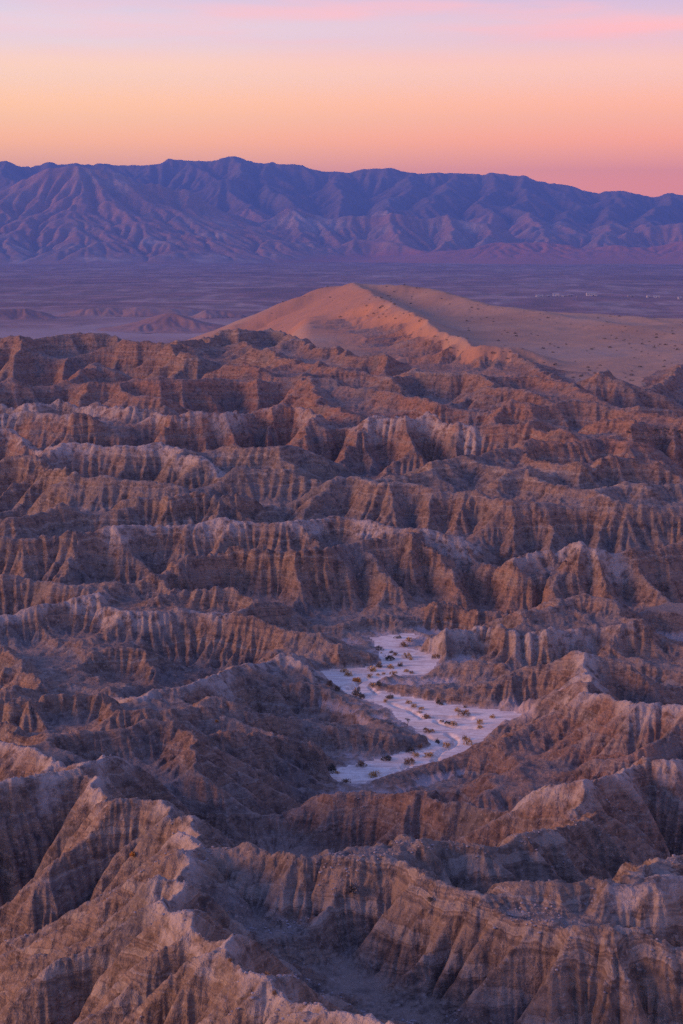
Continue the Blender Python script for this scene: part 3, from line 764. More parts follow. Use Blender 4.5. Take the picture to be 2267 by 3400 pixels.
    lit_tint = sstep(14, -14, poly_sd(X0, Y0, [at_level(*p) for p in HILL_LIT]) + 10 * fbm(X0, Y0, 40, 3, 97))  # mask for the orange light painted onto the hill's left face
    return H, sd0, badm, bluff, bank, lit_tint, pale


H0, SD0, BADM0, BLUFF0, BANK0, LIT_TINT0, PALE0 = build_badlands()
import time as _t
_t0 = _t.time()
fc = COARSE
rough0 = sstep(0.3, 3.0, SD0) * (0.10 + 0.90 * BADM0)
lay0 = fbm(fc.X, fc.Y, 60, 2, 301) * 2.0
bed0 = np.clip(0.25 + fbm(fc.X, fc.Y, 70, 2, 311) * 1.1, 0.05, 1) * sstep(170, 260, fc.R) * (1 - 0.6 * sstep(520, 640, fc.R))


def ledges(h, x, lay, lam, amp, m):
    """flat-lying beds that weather into steps"""
    ph = (h + lay + 0.012 * x) * (2 * np.pi / lam)
    return h + amp * lam / (2 * np.pi) * np.sin(ph) * m


H0 = ledges(H0, fc.X, lay0, 5.5, 0.5, rough0 * bed0)
H0, _ = gullies(fc, H0, 24.0, 1.5, 1, rough0 * sstep(150, 300, fc.R), 0.3)
H0, _ = gullies(fc, H0, 11.0, 0.8, 2, rough0 * (1 + 0.25 * sstep(200, 300, fc.R)) * (0.8 + 0.2 * sstep(100, 260, fc.R)), 0.5)
H0, _ = gullies(fc, H0, 5.2, 0.42, 3, rough0 * (1 - 0.65 * sstep(200, 300, fc.R)) * (1 + 0.6 * BLUFF0), 0.5)
H0, _ = gullies(fc, H0, 7.5, 0.85, 12, rough0 * sstep(210, 150, fc.R), 0.6, soft=0.9)
H0, _ = gullies(fc, H0, 3.4, 0.34, 13, rough0 * sstep(190, 130, fc.R), 0.6, soft=0.9)
H0 = H0 + rough0 * (0.25 * fbm(fc.X, fc.Y, 6.0, 3, 431) * (0.4 + 0.6 * sstep(100, 300, fc.R)))
H0 = H0 + rough0 * sstep(200, 300, fc.R) * 0.75 * fbm(fc.X, fc.Y, 15.0, 4, 433, 0.6)
H0, AR0 = rain(fc, H0, 100, 8, 0.020, rough0, creep=0.0155 * np.clip((fc.R / 320) ** 1.4, 0.09, 2.0) * (1 - 0.7 * BLUFF0), talus=0.85 + 1.2 * BLUFF0 + 0.5 * sstep(220, 150, fc.R))
print('rain', _t.time() - _t0)
H = upsample(FAN, COARSE, H0)
AR = upsample(FAN, COARSE, AR0)
SD = upsample(FAN, COARSE, SD0)
BADM = upsample(FAN, COARSE, BADM0)
BLUFF = upsample(FAN, COARSE, BLUFF0)
X, Y, R = FAN.X, FAN.Y, FAN.R
dry = sstep(0.3, 2.0, SD)
rough = dry * (0.07 + 0.93 * BADM)
lay = upsample(FAN, COARSE, lay0)
bedm = upsample(FAN, COARSE, bed0)
H = ledges(H, X, lay, 1.9, 0.42, rough * bedm)
H, g4 = gullies(FAN, H, 2.6, 0.27, 4, rough * (0.45 + 0.55 * sstep(120, 240, R)) * (1 + 0.8 * BLUFF) * (1 - 0.5 * sstep(450, 700, R)), 0.6)
H, g5 = gullies(FAN, H, 1.25, 0.15, 5, rough * (0.6 + 0.4 * sstep(110, 200, R)) * (1 - sstep(300, 450, R)), 0.5)
H = H + rough * 0.10 * fbm(X, Y, 2.2, 3, 441) * (0.35 + 0.65 * sstep(90, 250, R))
H, AR = rain(FAN, H, 26, 8, 0.022, rough, AR, talus=1.1 + 1.2 * BLUFF + 0.5 * sstep(220, 150, R))
H, g6 = gullies(FAN, H, 0.6, 0.075, 6, rough * (1 - sstep(150, 220, R)), 0.5)
print('rain', _t.time() - _t0)
near = 1 - sstep(160, 240, R)
crag = 1 - np.abs(fbm(X, Y, 2.4, 4, 411, 0.6))
H = H + rough * near * (0.08 * fbm(X, Y, 1.1, 4, 401, 0.6) + 0.36 * (crag - 0.6) * np.clip(0.5 + fbm(X, Y, 9, 2, 415), 0.1, 1.4))
H = H + rough * (1 - near) * (0.30 * fbm(X, Y, 3.6, 4, 421, 0.62) + 0.35 * (0.7 - np.abs(fbm(X, Y, 5.0, 3, 425, 0.6))))
# runnels cut into the wash
cut = np.zeros_like(H)
box = (R > 190) & (R < 320) & (np.abs(FAN.A) < 0.2)
xs, ys = X[box], Y[box]
acc = np.zeros(xs.shape)
for ln in RUNNELS:
    pts = [at_level(1000 + p[0] / 1.96, 2060 + p[1] / 1.96, WASH_Z) for p in ln]
    wob = 0.35 * perlin(xs / 1.5, ys / 1.5, 77)
    for p, q in zip(pts[:-1], pts[1:]):
        ex, ey = q[0] - p[0], q[1] - p[1]
        t = np.clip(((xs - p[0]) * ex + (ys - p[1]) * ey) / (ex * ex + ey * ey), 0, 1)
        d = np.sqrt((xs - p[0] - t * ex) ** 2 + (ys - p[1] - t * ey) ** 2) + wob
        acc = np.maximum(acc, 1 - sstep(0.10, 0.75, d))
cut[box] = acc
H = H - 0.55 * cut * (SD < 0.5)


# ------------------------------------------------------------------ sheets to meshes
def sheet(name, fan, h, face_mask, mat, attrs=()):
    nr, na = h.shape
    idx = np.arange(nr * na).reshape(nr, na)
    q = np.stack([idx[:-1, :-1], idx[:-1, 1:], idx[1:, 1:], idx[1:, :-1]], -1).reshape(-1, 4)
    if face_mask is not None:
        q = q[face_mask.reshape(-1)]
    used = np.zeros(nr * na, bool)
    used[q.reshape(-1)] = True
    remap = np.cumsum(used) - 1
    q = remap[q].astype(np.int32)
    co = np.stack([fan.X, fan.Y, h], -1).reshape(-1, 3)[used].astype(np.float32)
    me = bpy.data.meshes.new(name)
    me.vertices.add(len(co))
    me.vertices.foreach_set('co', co.reshape(-1))
    me.loops.add(q.size)
    me.loops.foreach_set('vertex_index', q.reshape(-1))
    me.polygons.add(len(q))
    me.polygons.foreach_set('loop_start', np.arange(0, q.size, 4, dtype=np.int32))
    me.polygons.foreach_set('loop_total', np.full(len(q), 4, np.int32))
    me.polygons.foreach_set('use_smooth', np.ones(len(q), bool))
    me.update()
    for an, av in attrs:
        at = me.attributes.new(an, 'FLOAT', 'POINT')
        at.data.foreach_set('value', av.reshape(-1)[used].astype(np.float32))
    me.materials.append(mat)
    o = bpy.data.objects.new(name, me)
    C.objects.link(o)
    o['kind'] = 'structure'
    return o


def new_mat(name):
    m = bpy.data.materials.new(name)
    m.use_nodes = True
    nt = m.node_tree
    nt.nodes.clear()
    out = N(nt, 'ShaderNodeOutputMaterial')
    b = N(nt, 'ShaderNodeBsdfPrincipled', i_Roughness=0.95)
    b.inputs['Specular IOR Level'].default_value = 0.15
    L(nt, b.outputs[0], out.inputs[0])
    return m, nt, b


def noise(nt, vec, scale, detail=4.0, rough=0.55, dist=0.0):
    n = N(nt, 'ShaderNodeTexNoise', i_Scale=scale, i_Detail=detail, i_Roughness=rough, i_Distortion=dist)
    L(nt, vec, n.inputs['Vector'])
    return n.outputs[0]


def bump(nt, b, height, strength, dist):
    n = N(nt, 'ShaderNodeBump', i_Strength=strength, i_Distance=dist)
    L(nt, height, n.inputs['Height'])
    L(nt, n.outputs[0], b.inputs['Normal'])
    return n


def attr(nt, name):
    n = N(nt, 'ShaderNodeAttribute', attribute_name=name)
    return n.outputs['Fac']


def badlands_material():
    m, nt, b = new_mat('clay_and_siltstone')
    geo = N(nt, 'ShaderNodeNewGeometry')
    pos = geo.outputs['Position']
    sp = N(nt, 'ShaderNodeSeparateXYZ')
    L(nt, pos, sp.inputs[0])
    warp = noise(nt, pos, 0.05, 3)
    lvl = math_n(nt, 'ADD', sp.outputs[2], math_n(nt, 'MULTIPLY', warp, 5.0))
    lvl = math_n(nt, 'ADD', lvl, math_n(nt, 'MULTIPLY', sp.outputs[0], 0.012))
    lvl = math_n(nt, 'ADD', lvl, math_n(nt, 'MULTIPLY', noise(nt, pos, 0.30, 3, 0.6), 1.7))
    cv = N(nt, 'ShaderNodeCombineXYZ')
    L(nt, lvl, cv.inputs[2])
    beds = N(nt, 'ShaderNodeTexNoise', i_Scale=0.42, i_Detail=4.5, i_Roughness=0.62)
    L(nt, cv.outputs[0], beds.inputs['Vector'])
    patch = noise(nt, pos, 0.022, 4, 0.6)
    red = attr(nt, 'redbed')
    tanc = ramp(nt, beds.outputs[0], [(.34, (.175, .125, .105)), (.42, (.315, .225, .170)), (.455, (.180, .135, .115)), (.49, (.340, .250, .195)),
                                      (.52, (.215, .155, .125)), (.56, (.420, .340, .285)), (.60, (.230, .180, .160)), (.66, (.330, .250, .205)), (.74, (.240, .190, .170))])
    redc = ramp(nt, beds.outputs[0], [(.34, (.200, .115, .090)), (.42, (.340, .185, .130)), (.46, (.215, .130, .105)), (.50, (.370, .205, .145)),
                                      (.54, (.235, .140, .110)), (.58, (.400, .290, .235)), (.62, (.260, .160, .130)), (.72, (.310, .215, .180))])
    col = mixc(nt, red, tanc, redc)
    col = mixc(nt, math_n(nt, 'MULTIPLY', attr(nt, 'lit_tint'), 0.7), col, (.42, .22, .13))  # orange glow of the lit hill face, put into the clay colour
    # grey clay beds and loose dark gravel laid over the rock in patches
    st = N(nt, 'ShaderNodeMapping')
    st.inputs['Scale'].default_value = (1, 1, 0.8)
    L(nt, pos, st.inputs[0])
    grey = noise(nt, st.outputs[0], 0.085, 5, 0.62)
    gm = fmap(nt, grey, 0.50, 0.66, 0, 0.75, True)
    col = mixc(nt, gm, col, (.185, .165, .165))
    # weathered skin: rills of darker varnish drawn down the faces, clods and pale chips
    rs = N(nt, 'ShaderNodeMapping')
    rs.inputs['Scale'].default_value = (1, 1, 0.5)
    L(nt, pos, rs.inputs[0])
    rill = noise(nt, rs.outputs[0], 0.75, 4, 0.6, 0.4)
    clod = noise(nt, pos, 0.55, 5, 0.66, 0.3)
    var = math_n(nt, 'ADD', math_n(nt, 'MULTIPLY', rill, 0.35), math_n(nt, 'MULTIPLY', clod, 0.65))
    dark = mixc(nt, 1.0, col, (.38, .37, .40), 'MULTIPLY')
    col = mixc(nt, fmap(nt, var, 0.37, 0.54, 0.85, 0.0, True), col, dark)
    speck = noise(nt, pos, 2.2, 3, 0.65)
    col = mixc(nt, fmap(nt, speck, 0.56, 0.72, 0.0, 0.55, True), col, (.50, .42, .37))
    # pale silt crust on gentle ground
    nz = N(nt, 'ShaderNodeSeparateXYZ')
    L(nt, geo.outputs['True Normal'], nz.inputs[0])
    crust = math_n(nt, 'MULTIPLY', fmap(nt, nz.outputs[2], 0.66, 0.93, smooth=True), fmap(nt, patch, 0.30, 0.60, smooth=True))
    col = mixc(nt, math_n(nt, 'MULTIPLY', crust, 0.35), col, (.43, .355, .31))
    col = mixc(nt, 1.0, col, (.90, .86, .80), 'MULTIPLY')
    pm = math_n(nt, 'MULTIPLY', attr(nt, 'pale'), fmap(nt, clod, 0.38, 0.56, 0.10, 0.85))
    col = mixc(nt, pm, col, (.44, .365, .32))
    silt = attr(nt, 'silt')
    col = mixc(nt, silt, col, (.58, .46, .42))
    L(nt, col, b.inputs['Base Color'])
    hn = noise(nt, pos, 1.1, 6, 0.64)
    h2 = noise(nt, cv.outputs[0], 1.6, 4, 0.6)
    h3 = noise(nt, rs.outputs[0], 1.3, 4, 0.6, 0.5)
    hh = math_n(nt, 'ADD', math_n(nt, 'MULTIPLY', hn, 0.55), math_n(nt, 'MULTIPLY', h2, 0.35))
    hh = math_n(nt, 'ADD', hh, math_n(nt, 'MULTIPLY', h3, 0.4))
    bump(nt, b, hh, 1.0, 0.8)
    return m


def sand_material():
    m, nt, b = new_mat('hill_sand')
    geo = N(nt, 'ShaderNodeNewGeometry')
    pos = geo.outputs['Position']
    n1 = noise(nt, pos, 0.012, 4, 0.6)
    n2 = noise(nt, pos, 0.11, 5, 0.65)
    col = ramp(nt, n1, [(.32, (.38, .215, .13)), (.5, (.44, .265, .165)), (.68, (.38, .27, .20))])
    col = mixc(nt, fmap(nt, n2, 0.40, 0.72, 0.0, 0.6), col, (.30, .20, .15))
    col = mixc(nt, math_n(nt, 'MULTIPLY', attr(nt, 'lit_tint'), 0.8), col, (.42, .205, .115))  # sunlit left face: its orange light is painted into the sand colour
    v = N(nt, 'ShaderNodeTexVoronoi', i_Scale=0.16)
    L(nt, pos, v.inputs['Vector'])
    dot = fmap(nt, v.outputs['Distance'], 0.08, 0.16, 0.55, 0.0)
    col = mixc(nt, dot, col, (.16, .12, .09))
    L(nt, col, b.inputs['Base Color'])
    bump(nt, b, noise(nt, pos, 0.35, 6, 0.6), 0.5, 0.8)
    return m


def wash_material():
    m, nt, b = new_mat('wash_silt')
    geo = N(nt, 'ShaderNodeNewGeometry')
    pos = geo.outputs['Position']
    st = N(nt, 'ShaderNodeMapping')
    st.inputs['Rotation'].default_value = (0, 0, radians(35))
    st.inputs['Scale'].default_value = (0.35, 1.3, 1)
    L(nt, pos, st.inputs[0])
    n1 = noise(nt, st.outputs[0], 0.28, 5, 0.6, 0.8)
    col = ramp(nt, n1, [(.32, (.54, .38, .29)), (.43, (.76, .60, .49)), (.52, (.90, .76, .62)), (.60, (.72, .53, .40)), (.70, (.88, .72, .57))])
    n2 = noise(nt, pos, 1.4, 5, 0.7)
    col = mixc(nt, fmap(nt, n2, 0.50, 0.70, 0, 0.6), col, (.46, .34, .28))
    L(nt, col, b.inputs['Base Color'])
    bump(nt, b, noise(nt, st.outputs[0], 1.2, 6, 0.6), 0.4, 0.15)
    return m


MAT_BAD, MAT_SAND, MAT_WASH = badlands_material(), sand_material(), wash_material()

redbed = np.clip(sstep(380, 470, R) * 0.75 + 0.55 * fbm(X, Y, 120, 2, 501), 0, 1) * (1 - 0.5 * sstep(700, 900, R) * sstep(0.0, -0.1, FAN.A))
redbed = np.clip(redbed + 0.25 * sstep(400, 330, R) * sstep(150, 240, R), 0, 1)
# silt spread at the right end of the wash and along its edges
wp = at_level(1690, 2395, WASH_Z)
endfan = 1 - sstep(3, 9, np.hypot(X - wp[0], Y - wp[1]) + 2.5 * fbm(X, Y, 3.0, 3, 513))
edge = (1 - sstep(0.05, 0.40, H - WASH_Z + 0.3 * fbm(X, Y, 1.6, 3, 515))) * (SD < 6)
silt = np.maximum(endfan * 0.8, edge * 0.6)
sand_f = (1 - sstep(0.62, 1.0, BADM)) * sstep(640, 720, R) * (SD > 20)
fm = lambda a: (a[:-1, :-1] + a[1:, 1:] + a[:-1, 1:] + a[1:, :-1]) / 4
is_wash = fm(upsample(FAN, COARSE, BANK0)) < 0.02
is_sand = (fm(sand_f) > 0.5) & ~is_wash
at = (('redbed', redbed), ('silt', silt), ('pale', upsample(FAN, COARSE, PALE0)), ('lit_tint', upsample(FAN, COARSE, LIT_TINT0)))
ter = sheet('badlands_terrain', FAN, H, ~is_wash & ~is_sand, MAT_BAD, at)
wsh = sheet('wash', FAN, H, is_wash, MAT_WASH)
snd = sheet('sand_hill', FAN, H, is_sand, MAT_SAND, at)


# ------------------------------------------------------------------ desert plain
def valley_material():
    m, nt, b = new_mat('desert_plain')
    geo = N(nt, 'ShaderNodeNewGeometry')
    pos = geo.outputs['Position']
    st = N(nt, 'ShaderNodeMapping')
    st.inputs['Scale'].default_value = (0.0011, 0.0011, 0.0)
    L(nt, pos, st.inputs[0])
    n1 = noise(nt, st.outputs[0], 1.0, 7, 0.62, 0.6)
    col = ramp(nt, n1, [(.36, (.220, .115, .100)), (.45, (.330, .175, .145)), (.50, (.460, .320, .265)), (.53, (.270, .145, .125)), (.59, (.370, .210, .17)), (.66, (.52, .38, .33))])
    st2 = N(nt, 'ShaderNodeMapping')
    st2.inputs['Scale'].default_value = (0.012, 0.004, 0.0)
    L(nt, pos, st2.inputs[0])
    n2 = noise(nt, st2.outputs[0], 1.0, 5, 0.7)
    col = mixc(nt, fmap(nt, n2, 0.42, 0.62, 0.6, 0.0), col, (.10, .080, .072))
    # pale flats on the near left
    sp = N(nt, 'ShaderNodeSeparateXYZ')
    L(nt, pos, sp.inputs[0])
    st3 = N(nt, 'ShaderNodeMapping')
    st3.inputs['Scale'].default_value = (0.0016, 0.0022, 0.0)
    L(nt, pos, st3.inputs[0])
    n3 = noise(nt, st3.outputs[0], 1.0, 5, 0.6, 0.5)
    pale = math_n(nt, 'MULTIPLY', fmap(nt, sp.outputs[1], 3900, 2900, smooth=True), fmap(nt, n3, 0.36, 0.58, 0.2, 1, True))
    pale = math_n(nt, 'MULTIPLY', pale, fmap(nt, sp.outputs[0], 300, -100, smooth=True))
    col = mixc(nt, math_n(nt, 'MULTIPLY', pale, 0.85), col, (.40, .30, .265))
    L(nt, col, b.inputs['Base Color'])
    return m


MAT_VAL = valley_material()
vr, rr = [], 1735.0
while rr < 24000:
    vr.append(rr)
    rr *= 1.0115
VF = Fan(vr, np.radians(np.linspace(-27, 27, 300)))
vz = -171.0 + 2.2 * fbm(VF.X, VF.Y, 420, 5, 601) + 0.9 * fbm(VF.X, VF.Y, 90, 2, 611) * (1 - sstep(5000, 8000, VF.R))
HILLS_V = [(4000, [(-200, 1030), (0, 1026), (72, 1026), (123, 1036), (160, 1046)], 3500), (0, [(224, 1043), (275, 1025), (362, 1021), (405, 1028), (463, 1018), (550, 1021), (629, 1028), (680, 1040)], 3600),
           (0, [(434, 1072), (520, 1057), (571, 1039), (615, 1050), (650, 1065), (694, 1079)], 3050),
           (0, [(700, 1030), (740, 1036), (800, 1045)], 3500)]
vh = np.full(VF.X.shape, -1e3)
for _, ln, D in HILLS_V:
    pts = [at_dist(px, py, D) for px, py in ln]
    vh = smax(vh, crest_field(VF.X, VF.Y, pts, 0.40, 0.10, 70, 8), 3)
vmask = sstep(-2, 3, vh - vz)
vz = smax(vz, vh, 3)
vsplit = fm(vmask) > 0.35


def plain(nm, fan, h, mask, mat):
    return sheet(nm, fan, h, mask, mat)


# the little red hills get a finer sheet of their own
plain('valley_floor', VF, np.where(vmask > 0.01, -171.5, vz), None, MAT_VAL)
HF = Fan(np.geomspace(2750, 4150, 190), np.radians(np.linspace(-14.5, -2.0, 420)))
hz = np.full(HF.X.shape, -1e3)
for _, ln, D in HILLS_V:
    pts = [at_dist(px, py, D) for px, py in ln]
    hz = smax(hz, crest_field(HF.X + 12 * fbm(HF.X, HF.Y, 70, 2, 5), HF.Y + 12 * fbm(HF.X, HF.Y, 70, 2, 9), pts, 0.42, 0.08, 60, 6), 3)
hm = sstep(-172, -166, hz)
hz, _ = gullies(HF, hz, 110, 8, 31, hm, 0.4)
hz, _ = gullies(HF, hz, 48, 4, 32, hm, 0.5)
hz, _ = gullies(HF, hz, 20, 1.6, 33, hm, 0.5)


def rock_material(name, stops, veg, scale):
    m, nt, b = new_mat(name)
    geo = N(nt, 'ShaderNodeNewGeometry')
    pos = geo.outputs['Position']
    n1 = noise(nt, pos, scale, 6, 0.62)
    col = ramp(nt, n1, stops)
    n2 = noise(nt, pos, scale * 9, 4, 0.65)
    col = mixc(nt, fmap(nt, n2, 0.42, 0.66, 0.0, 0.6), col, veg)
    if name == 'foothill_rock':
        col = mixc(nt, math_n(nt, 'MULTIPLY', attr(nt, 'redrock'), 0.8), col, (.42, .17, .12))
    L(nt, col, b.inputs['Base Color'])
    return m


MAT_RED = rock_material('red_mud_hill', [(.35, (.27, .155, .125)), (.5, (.34, .20, .155)), (.65, (.32, .23, .20))], (.22, .15, .13), 0.008)
sheet('valley_hills', HF, hz, fm(hz) > -171.6, MAT_RED)

# ------------------------------------------------------------------ mountains
MTN = [
    ('b', 17000, [(-700, 560), (-300, 540), (0, 533), (48, 554), (115, 547), (165, 537), (200, 548), (270, 540), (350, 541), (390, 547), (470, 545),
                  (520, 537), (560, 526), (640, 533), (700, 528), (780, 519), (830, 533), (900, 537), (1000, 546), (1060, 562), (1133, 571),
                  (1160, 572), (1220, 556), (1300, 560), (1370, 575), (1450, 570), (1520, 573), (1620, 573), (1740, 582), (1800, 600),
                  (1890, 622), (1930, 636), (1960, 637), (2050, 636), (2170, 647), (2220, 641), (2267, 645), (2500, 650), (2900, 640)]),
    ('f', 13400, [(-300, 650), (0, 640), (100, 590), (180, 565), (270, 552), (330, 560), (390, 578), (430, 600), (520, 610), (600, 628), (690, 670), (780, 700), (830, 722), (900, 765)]),
    ('f', 0, [(390, 578, 13400), (375, 620, 13150), (330, 650, 12950), (250, 665, 12800), (180, 700, 12600)]),
    ('f', 0, [(600, 628, 13400), (612, 665, 13150), (640, 705, 12900), (690, 765, 12600), (720, 800, 12400)]),
    ('f', 0, [(430, 600, 13400), (480, 660, 13050), (500, 720, 12750), (520, 780, 12450)]),
    ('f', 0, [(180, 565, 13400), (150, 640, 13000), (130, 690, 12700), (60, 750, 12400), (0, 790, 12250)]),
    ('f', 0, [(-100, 745, 12600), (0, 738, 12600), (80, 720, 12600), (140, 688, 12650), (220, 672, 12700), (300, 690, 12600)]),
    ('f', 0, [(300, 690, 12600), (340, 672, 12600), (390, 668, 12600), (400, 700, 12450), (430, 740, 12300)]),
    ('f', 0, [(60, 800, 12050), (150, 780, 12150), (230, 770, 12200), (300, 780, 12150), (330, 765, 12200), (395, 790, 12050), (400, 830, 11850)]),
    ('f', 0, [(430, 775, 12300), (500, 755, 12350), (560, 765, 12300), (620, 780, 12250)]),
    ('f', 0, [(560, 850, 11850), (620, 810, 12000), (670, 788, 12100), (720, 810, 12000), (800, 855, 11850)]),
    ('f', 0, [(0, 820, 11900), (100, 815, 11950), (140, 812, 11950), (190, 840, 11800)]),
    ('f', 13300, [(830, 765), (880, 735), (960, 690), (1020, 708), (1060, 725), (1133, 720), (1147, 717), (1220, 715), (1300, 707), (1390, 722), (1473, 714), (1523, 728), (1610, 743), (1675, 761), (1719, 786)]),
    ('f', 0, [(960, 690, 13300), (990, 740, 12900), (1000, 790, 12500), (1050, 830, 12200)]),
    ('f', 0, [(1060, 725, 13300), (1100, 770, 12900), (1130, 810, 12500), (1150, 840, 12200)]),
    ('f', 0, [(1300, 707, 13300), (1310, 760, 12900), (1340, 800, 12500), (1330, 840, 12200)]),
    ('f', 0, [(1473, 714, 13300), (1500, 750, 13000), (1490, 790, 12700), (1440, 830, 12300)]),
    ('f', 0, [(1610, 743, 13300), (1620, 770, 13000), (1600, 800, 12700)]),
    ('f', 0, [(1130, 810, 12300), (1180, 785, 12400), (1240, 790, 12400), (1300, 800, 12300), (1400, 830, 12100)]),
    ('l', 0, [(1400, 868, 11300), (1480, 850, 11500), (1560, 828, 11700), (1690, 800, 11900), (1790, 800, 11900), (1880, 812, 11850), (1940, 840, 11600), (1960, 855, 11500)]),
    ('l', 0, [(1940, 845, 11500), (1990, 828, 11700), (2060, 813, 11800), (2170, 818, 11800), (2267, 803, 11900), (2500, 800, 11900)]),
    ('l', 0, [(1990, 850, 11300), (2100, 842, 11350), (2200, 846, 11300), (2400, 840, 11300)]),
    ('s', 0, [(640, 533, 17000), (700, 600, 16000), (760, 640, 15300), (830, 690, 14600), (900, 740, 13900)]),
    ('s', 0, [(900, 537, 17000), (880, 580, 16300), (900, 620, 15700), (960, 660, 15000)]),
    ('s', 0, [(1133, 571, 17000), (1100, 610, 16200), (1130, 650, 15500), (1140, 690, 14800)]),
    ('s', 0, [(1370, 575, 17000), (1350, 610, 16200), (1330, 640, 15600), (1300, 690, 14700)]),
    ('s', 0, [(1520, 573, 17000), (1510, 600, 16400), (1440, 640, 15500), (1420, 680, 14800)]),
    ('s', 0, [(1620, 573, 17000), (1640, 620, 16200), (1600, 660, 15400), (1620, 710, 14500)]),
    ('s', 0, [(1740, 582, 17000), (1740, 640, 16000), (1730, 690, 15000), (1780, 740, 14000), (1820, 790, 13000)]),
    ('s', 0, [(1890, 622, 17000), (1900, 680, 15800), (1870, 730, 14600), (1900, 780, 13500)]),
    ('s', 0, [(2050, 636, 17000), (2010, 690, 15700), (2040, 740, 14500), (1990, 790, 13200)]),
    ('s', 0, [(2220, 641, 17000), (2180, 700, 15600), (2150, 750, 14300)]),
    ('f', 0, [(2000, 790, 13200), (2100, 765, 13600), (2180, 745, 13900), (2267, 735, 14000), (2500, 730, 14000)]),
    ('s', 0, [(0, 533, 17000), (30, 590, 16000), (60, 620, 15300)]),
    ('s', 0, [(270, 540, 17000), (330, 570, 16300), (420, 590, 15600)]),
    ('s', 0, [(780, 519, 17000), (790, 570, 16200), (740, 600, 15600)]),
]


def build_mountains():
    f = Fan(np.geomspace(10300, 19000, 370), np.radians(np.linspace(-19, 19, 650)))
    X, Y = f.X, f.Y
    wx = 110 * fbm(X, Y, 900, 3, 701)
    wy = 110 * fbm(X, Y, 900, 3, 741)
    h = np.full(X.shape, -400.0)
    low = np.full(X.shape, -400.0)
    for kind, D, ln in MTN:
        pts = [at_dist(p[0], p[1], p[2] if len(p) == 3 else D) for p in ln]
        if kind == 'b':
            c = crest_field(X + 0.2 * wx, Y + wy, pts, 0.62, 0.26, 900, 60)
        elif kind == 's':
            c = crest_field(X + wx, Y + wy, pts, 0.55, 0.25, 600, 60)
        elif kind == 'l':
            c = crest_field(X + 0.5 * wx, Y + wy, pts, 0.30, 0.10, 200, 50)
        else:
            c = crest_field(X + 0.4 * wx, Y + wy, pts, 0.66, 0.20, 480, 28)
        h = smax(h, c, 45)
        if kind == 'l':
            low = np.maximum(low, c)
    m = sstep(-172, -60, h)
    lowm = sstep(-60, 10, low - h + 40)
    h, _ = gullies(f, h, 620, 26, 61, m, 0.2, s0=0.1)
    h, _ = gullies(f, h, 300, 14, 62, m, 0.3, s0=0.1)
    h = h + m * 16 * fbm(X, Y, 260, 4, 771)
    h, _ = gullies(f, h, 140, 8, 63, m, 0.5, s0=0.1)
    h, _ = rain(f, h, 60, 8, 0.016, m, talus=0.9, cap=900.0)
    h, _ = gullies(f, h, 75, 4, 64, m, 0.5, s0=0.1)
    return f, h, lowm


MF, mh, mlow = build_mountains()
MAT_MTN = rock_material('mountain_rock', [(.35, (.15, .115, .115)), (.48, (.22, .15, .14)), (.58, (.17, .145, .145)), (.7, (.26, .20, .18))], (.10, .095, .095), 0.0016)
front = fm(MF.R) < 14600
MAT_FOOT = rock_material('foothill_rock', [(.35, (.30, .17, .13)), (.46, (.40, .23, .17)), (.55, (.30, .21, .17)), (.68, (.52, .39, .31))], (.20, .14, .12), 0.0024)
sheet('foothills', MF, mh, (fm(mh) > -173.5) & front, MAT_FOOT, (('redrock', mlow),))
sheet('mountain_range', MF, mh, (fm(mh) > -173.5) & ~front, MAT_MTN)


# ------------------------------------------------------------------ finding the ground
def hit(px, py, fan=FAN, h=H):
    a, t = ray(px, py)
    j = np.interp(a, fan.az, np.arange(len(fan.az)))
    j0 = int(np.clip(math.floor(j), 0, len(fan.az) - 2))
    fj = j - j0
    col = h[:, j0] * (1 - fj) + h[:, j0 + 1] * fj
    over = np.nonzero(col >= -t * fan.r)[0]
    if len(over) == 0:
        return None
    i = over[0]
    return (fan.r[i] * sin(a), fan.r[i] * cos(a), float(col[i]))


def ground(x, y, fan=FAN, h=H):
    r, a = math.hypot(x, y), atan2(x, y)
    i = np.clip(np.interp(r, fan.r, np.arange(len(fan.r))), 0, len(fan.r) - 1.001)
    j = np.clip(np.interp(a, fan.az, np.arange(len(fan.az))), 0, len(fan.az) - 1.001)
    i0, j0 = int(i), int(j)
    fi, fj = i - i0, j - j0
    return float((h[i0, j0] * (1 - fj) + h[i0, j0 + 1] * fj) * (1 - fi) + (h[i0 + 1, j0] * (1 - fj) + h[i0 + 1, j0 + 1] * fj) * fi)


# ------------------------------------------------------------------ air
def haze():
    me = bpy.data.meshes.new('haze')
    bm = bmesh.new()
    bmesh.ops.create_cube(bm, size=1.0)
    x0, x1, y0, y1, z0, z1 = -13000, 13000, -1500, 22500, -182, 935
    for v in bm.verts:
        v.co = ((x0 + x1) / 2 + v.co.x * (x1 - x0), (y0 + y1) / 2 + v.co.y * (y1 - y0), (z0 + z1) / 2 + v.co.z * (z1 - z0))
    bm.to_mesh(me)
    bm.free()
    m = bpy.data.materials.new('evening_air')
    m.use_nodes = True
    nt = m.node_tree
    nt.nodes.clear()
    out = N(nt, 'ShaderNodeOutputMaterial')
    v = N(nt, 'ShaderNodeVolumePrincipled')
    v.inputs['Color'].default_value = (0.16, 0.35, 1.0, 1)
    v.inputs['Density'].default_value = 6.6e-5
    v.inputs['Anisotropy'].default_value = 0.0
    L(nt, v.outputs[0], out.inputs['Volume'])
    me.materials.append(m)
    o = bpy.data.objects.new('haze', me)
    C.objects.link(o)
    o['kind'] = 'stuff'


haze()


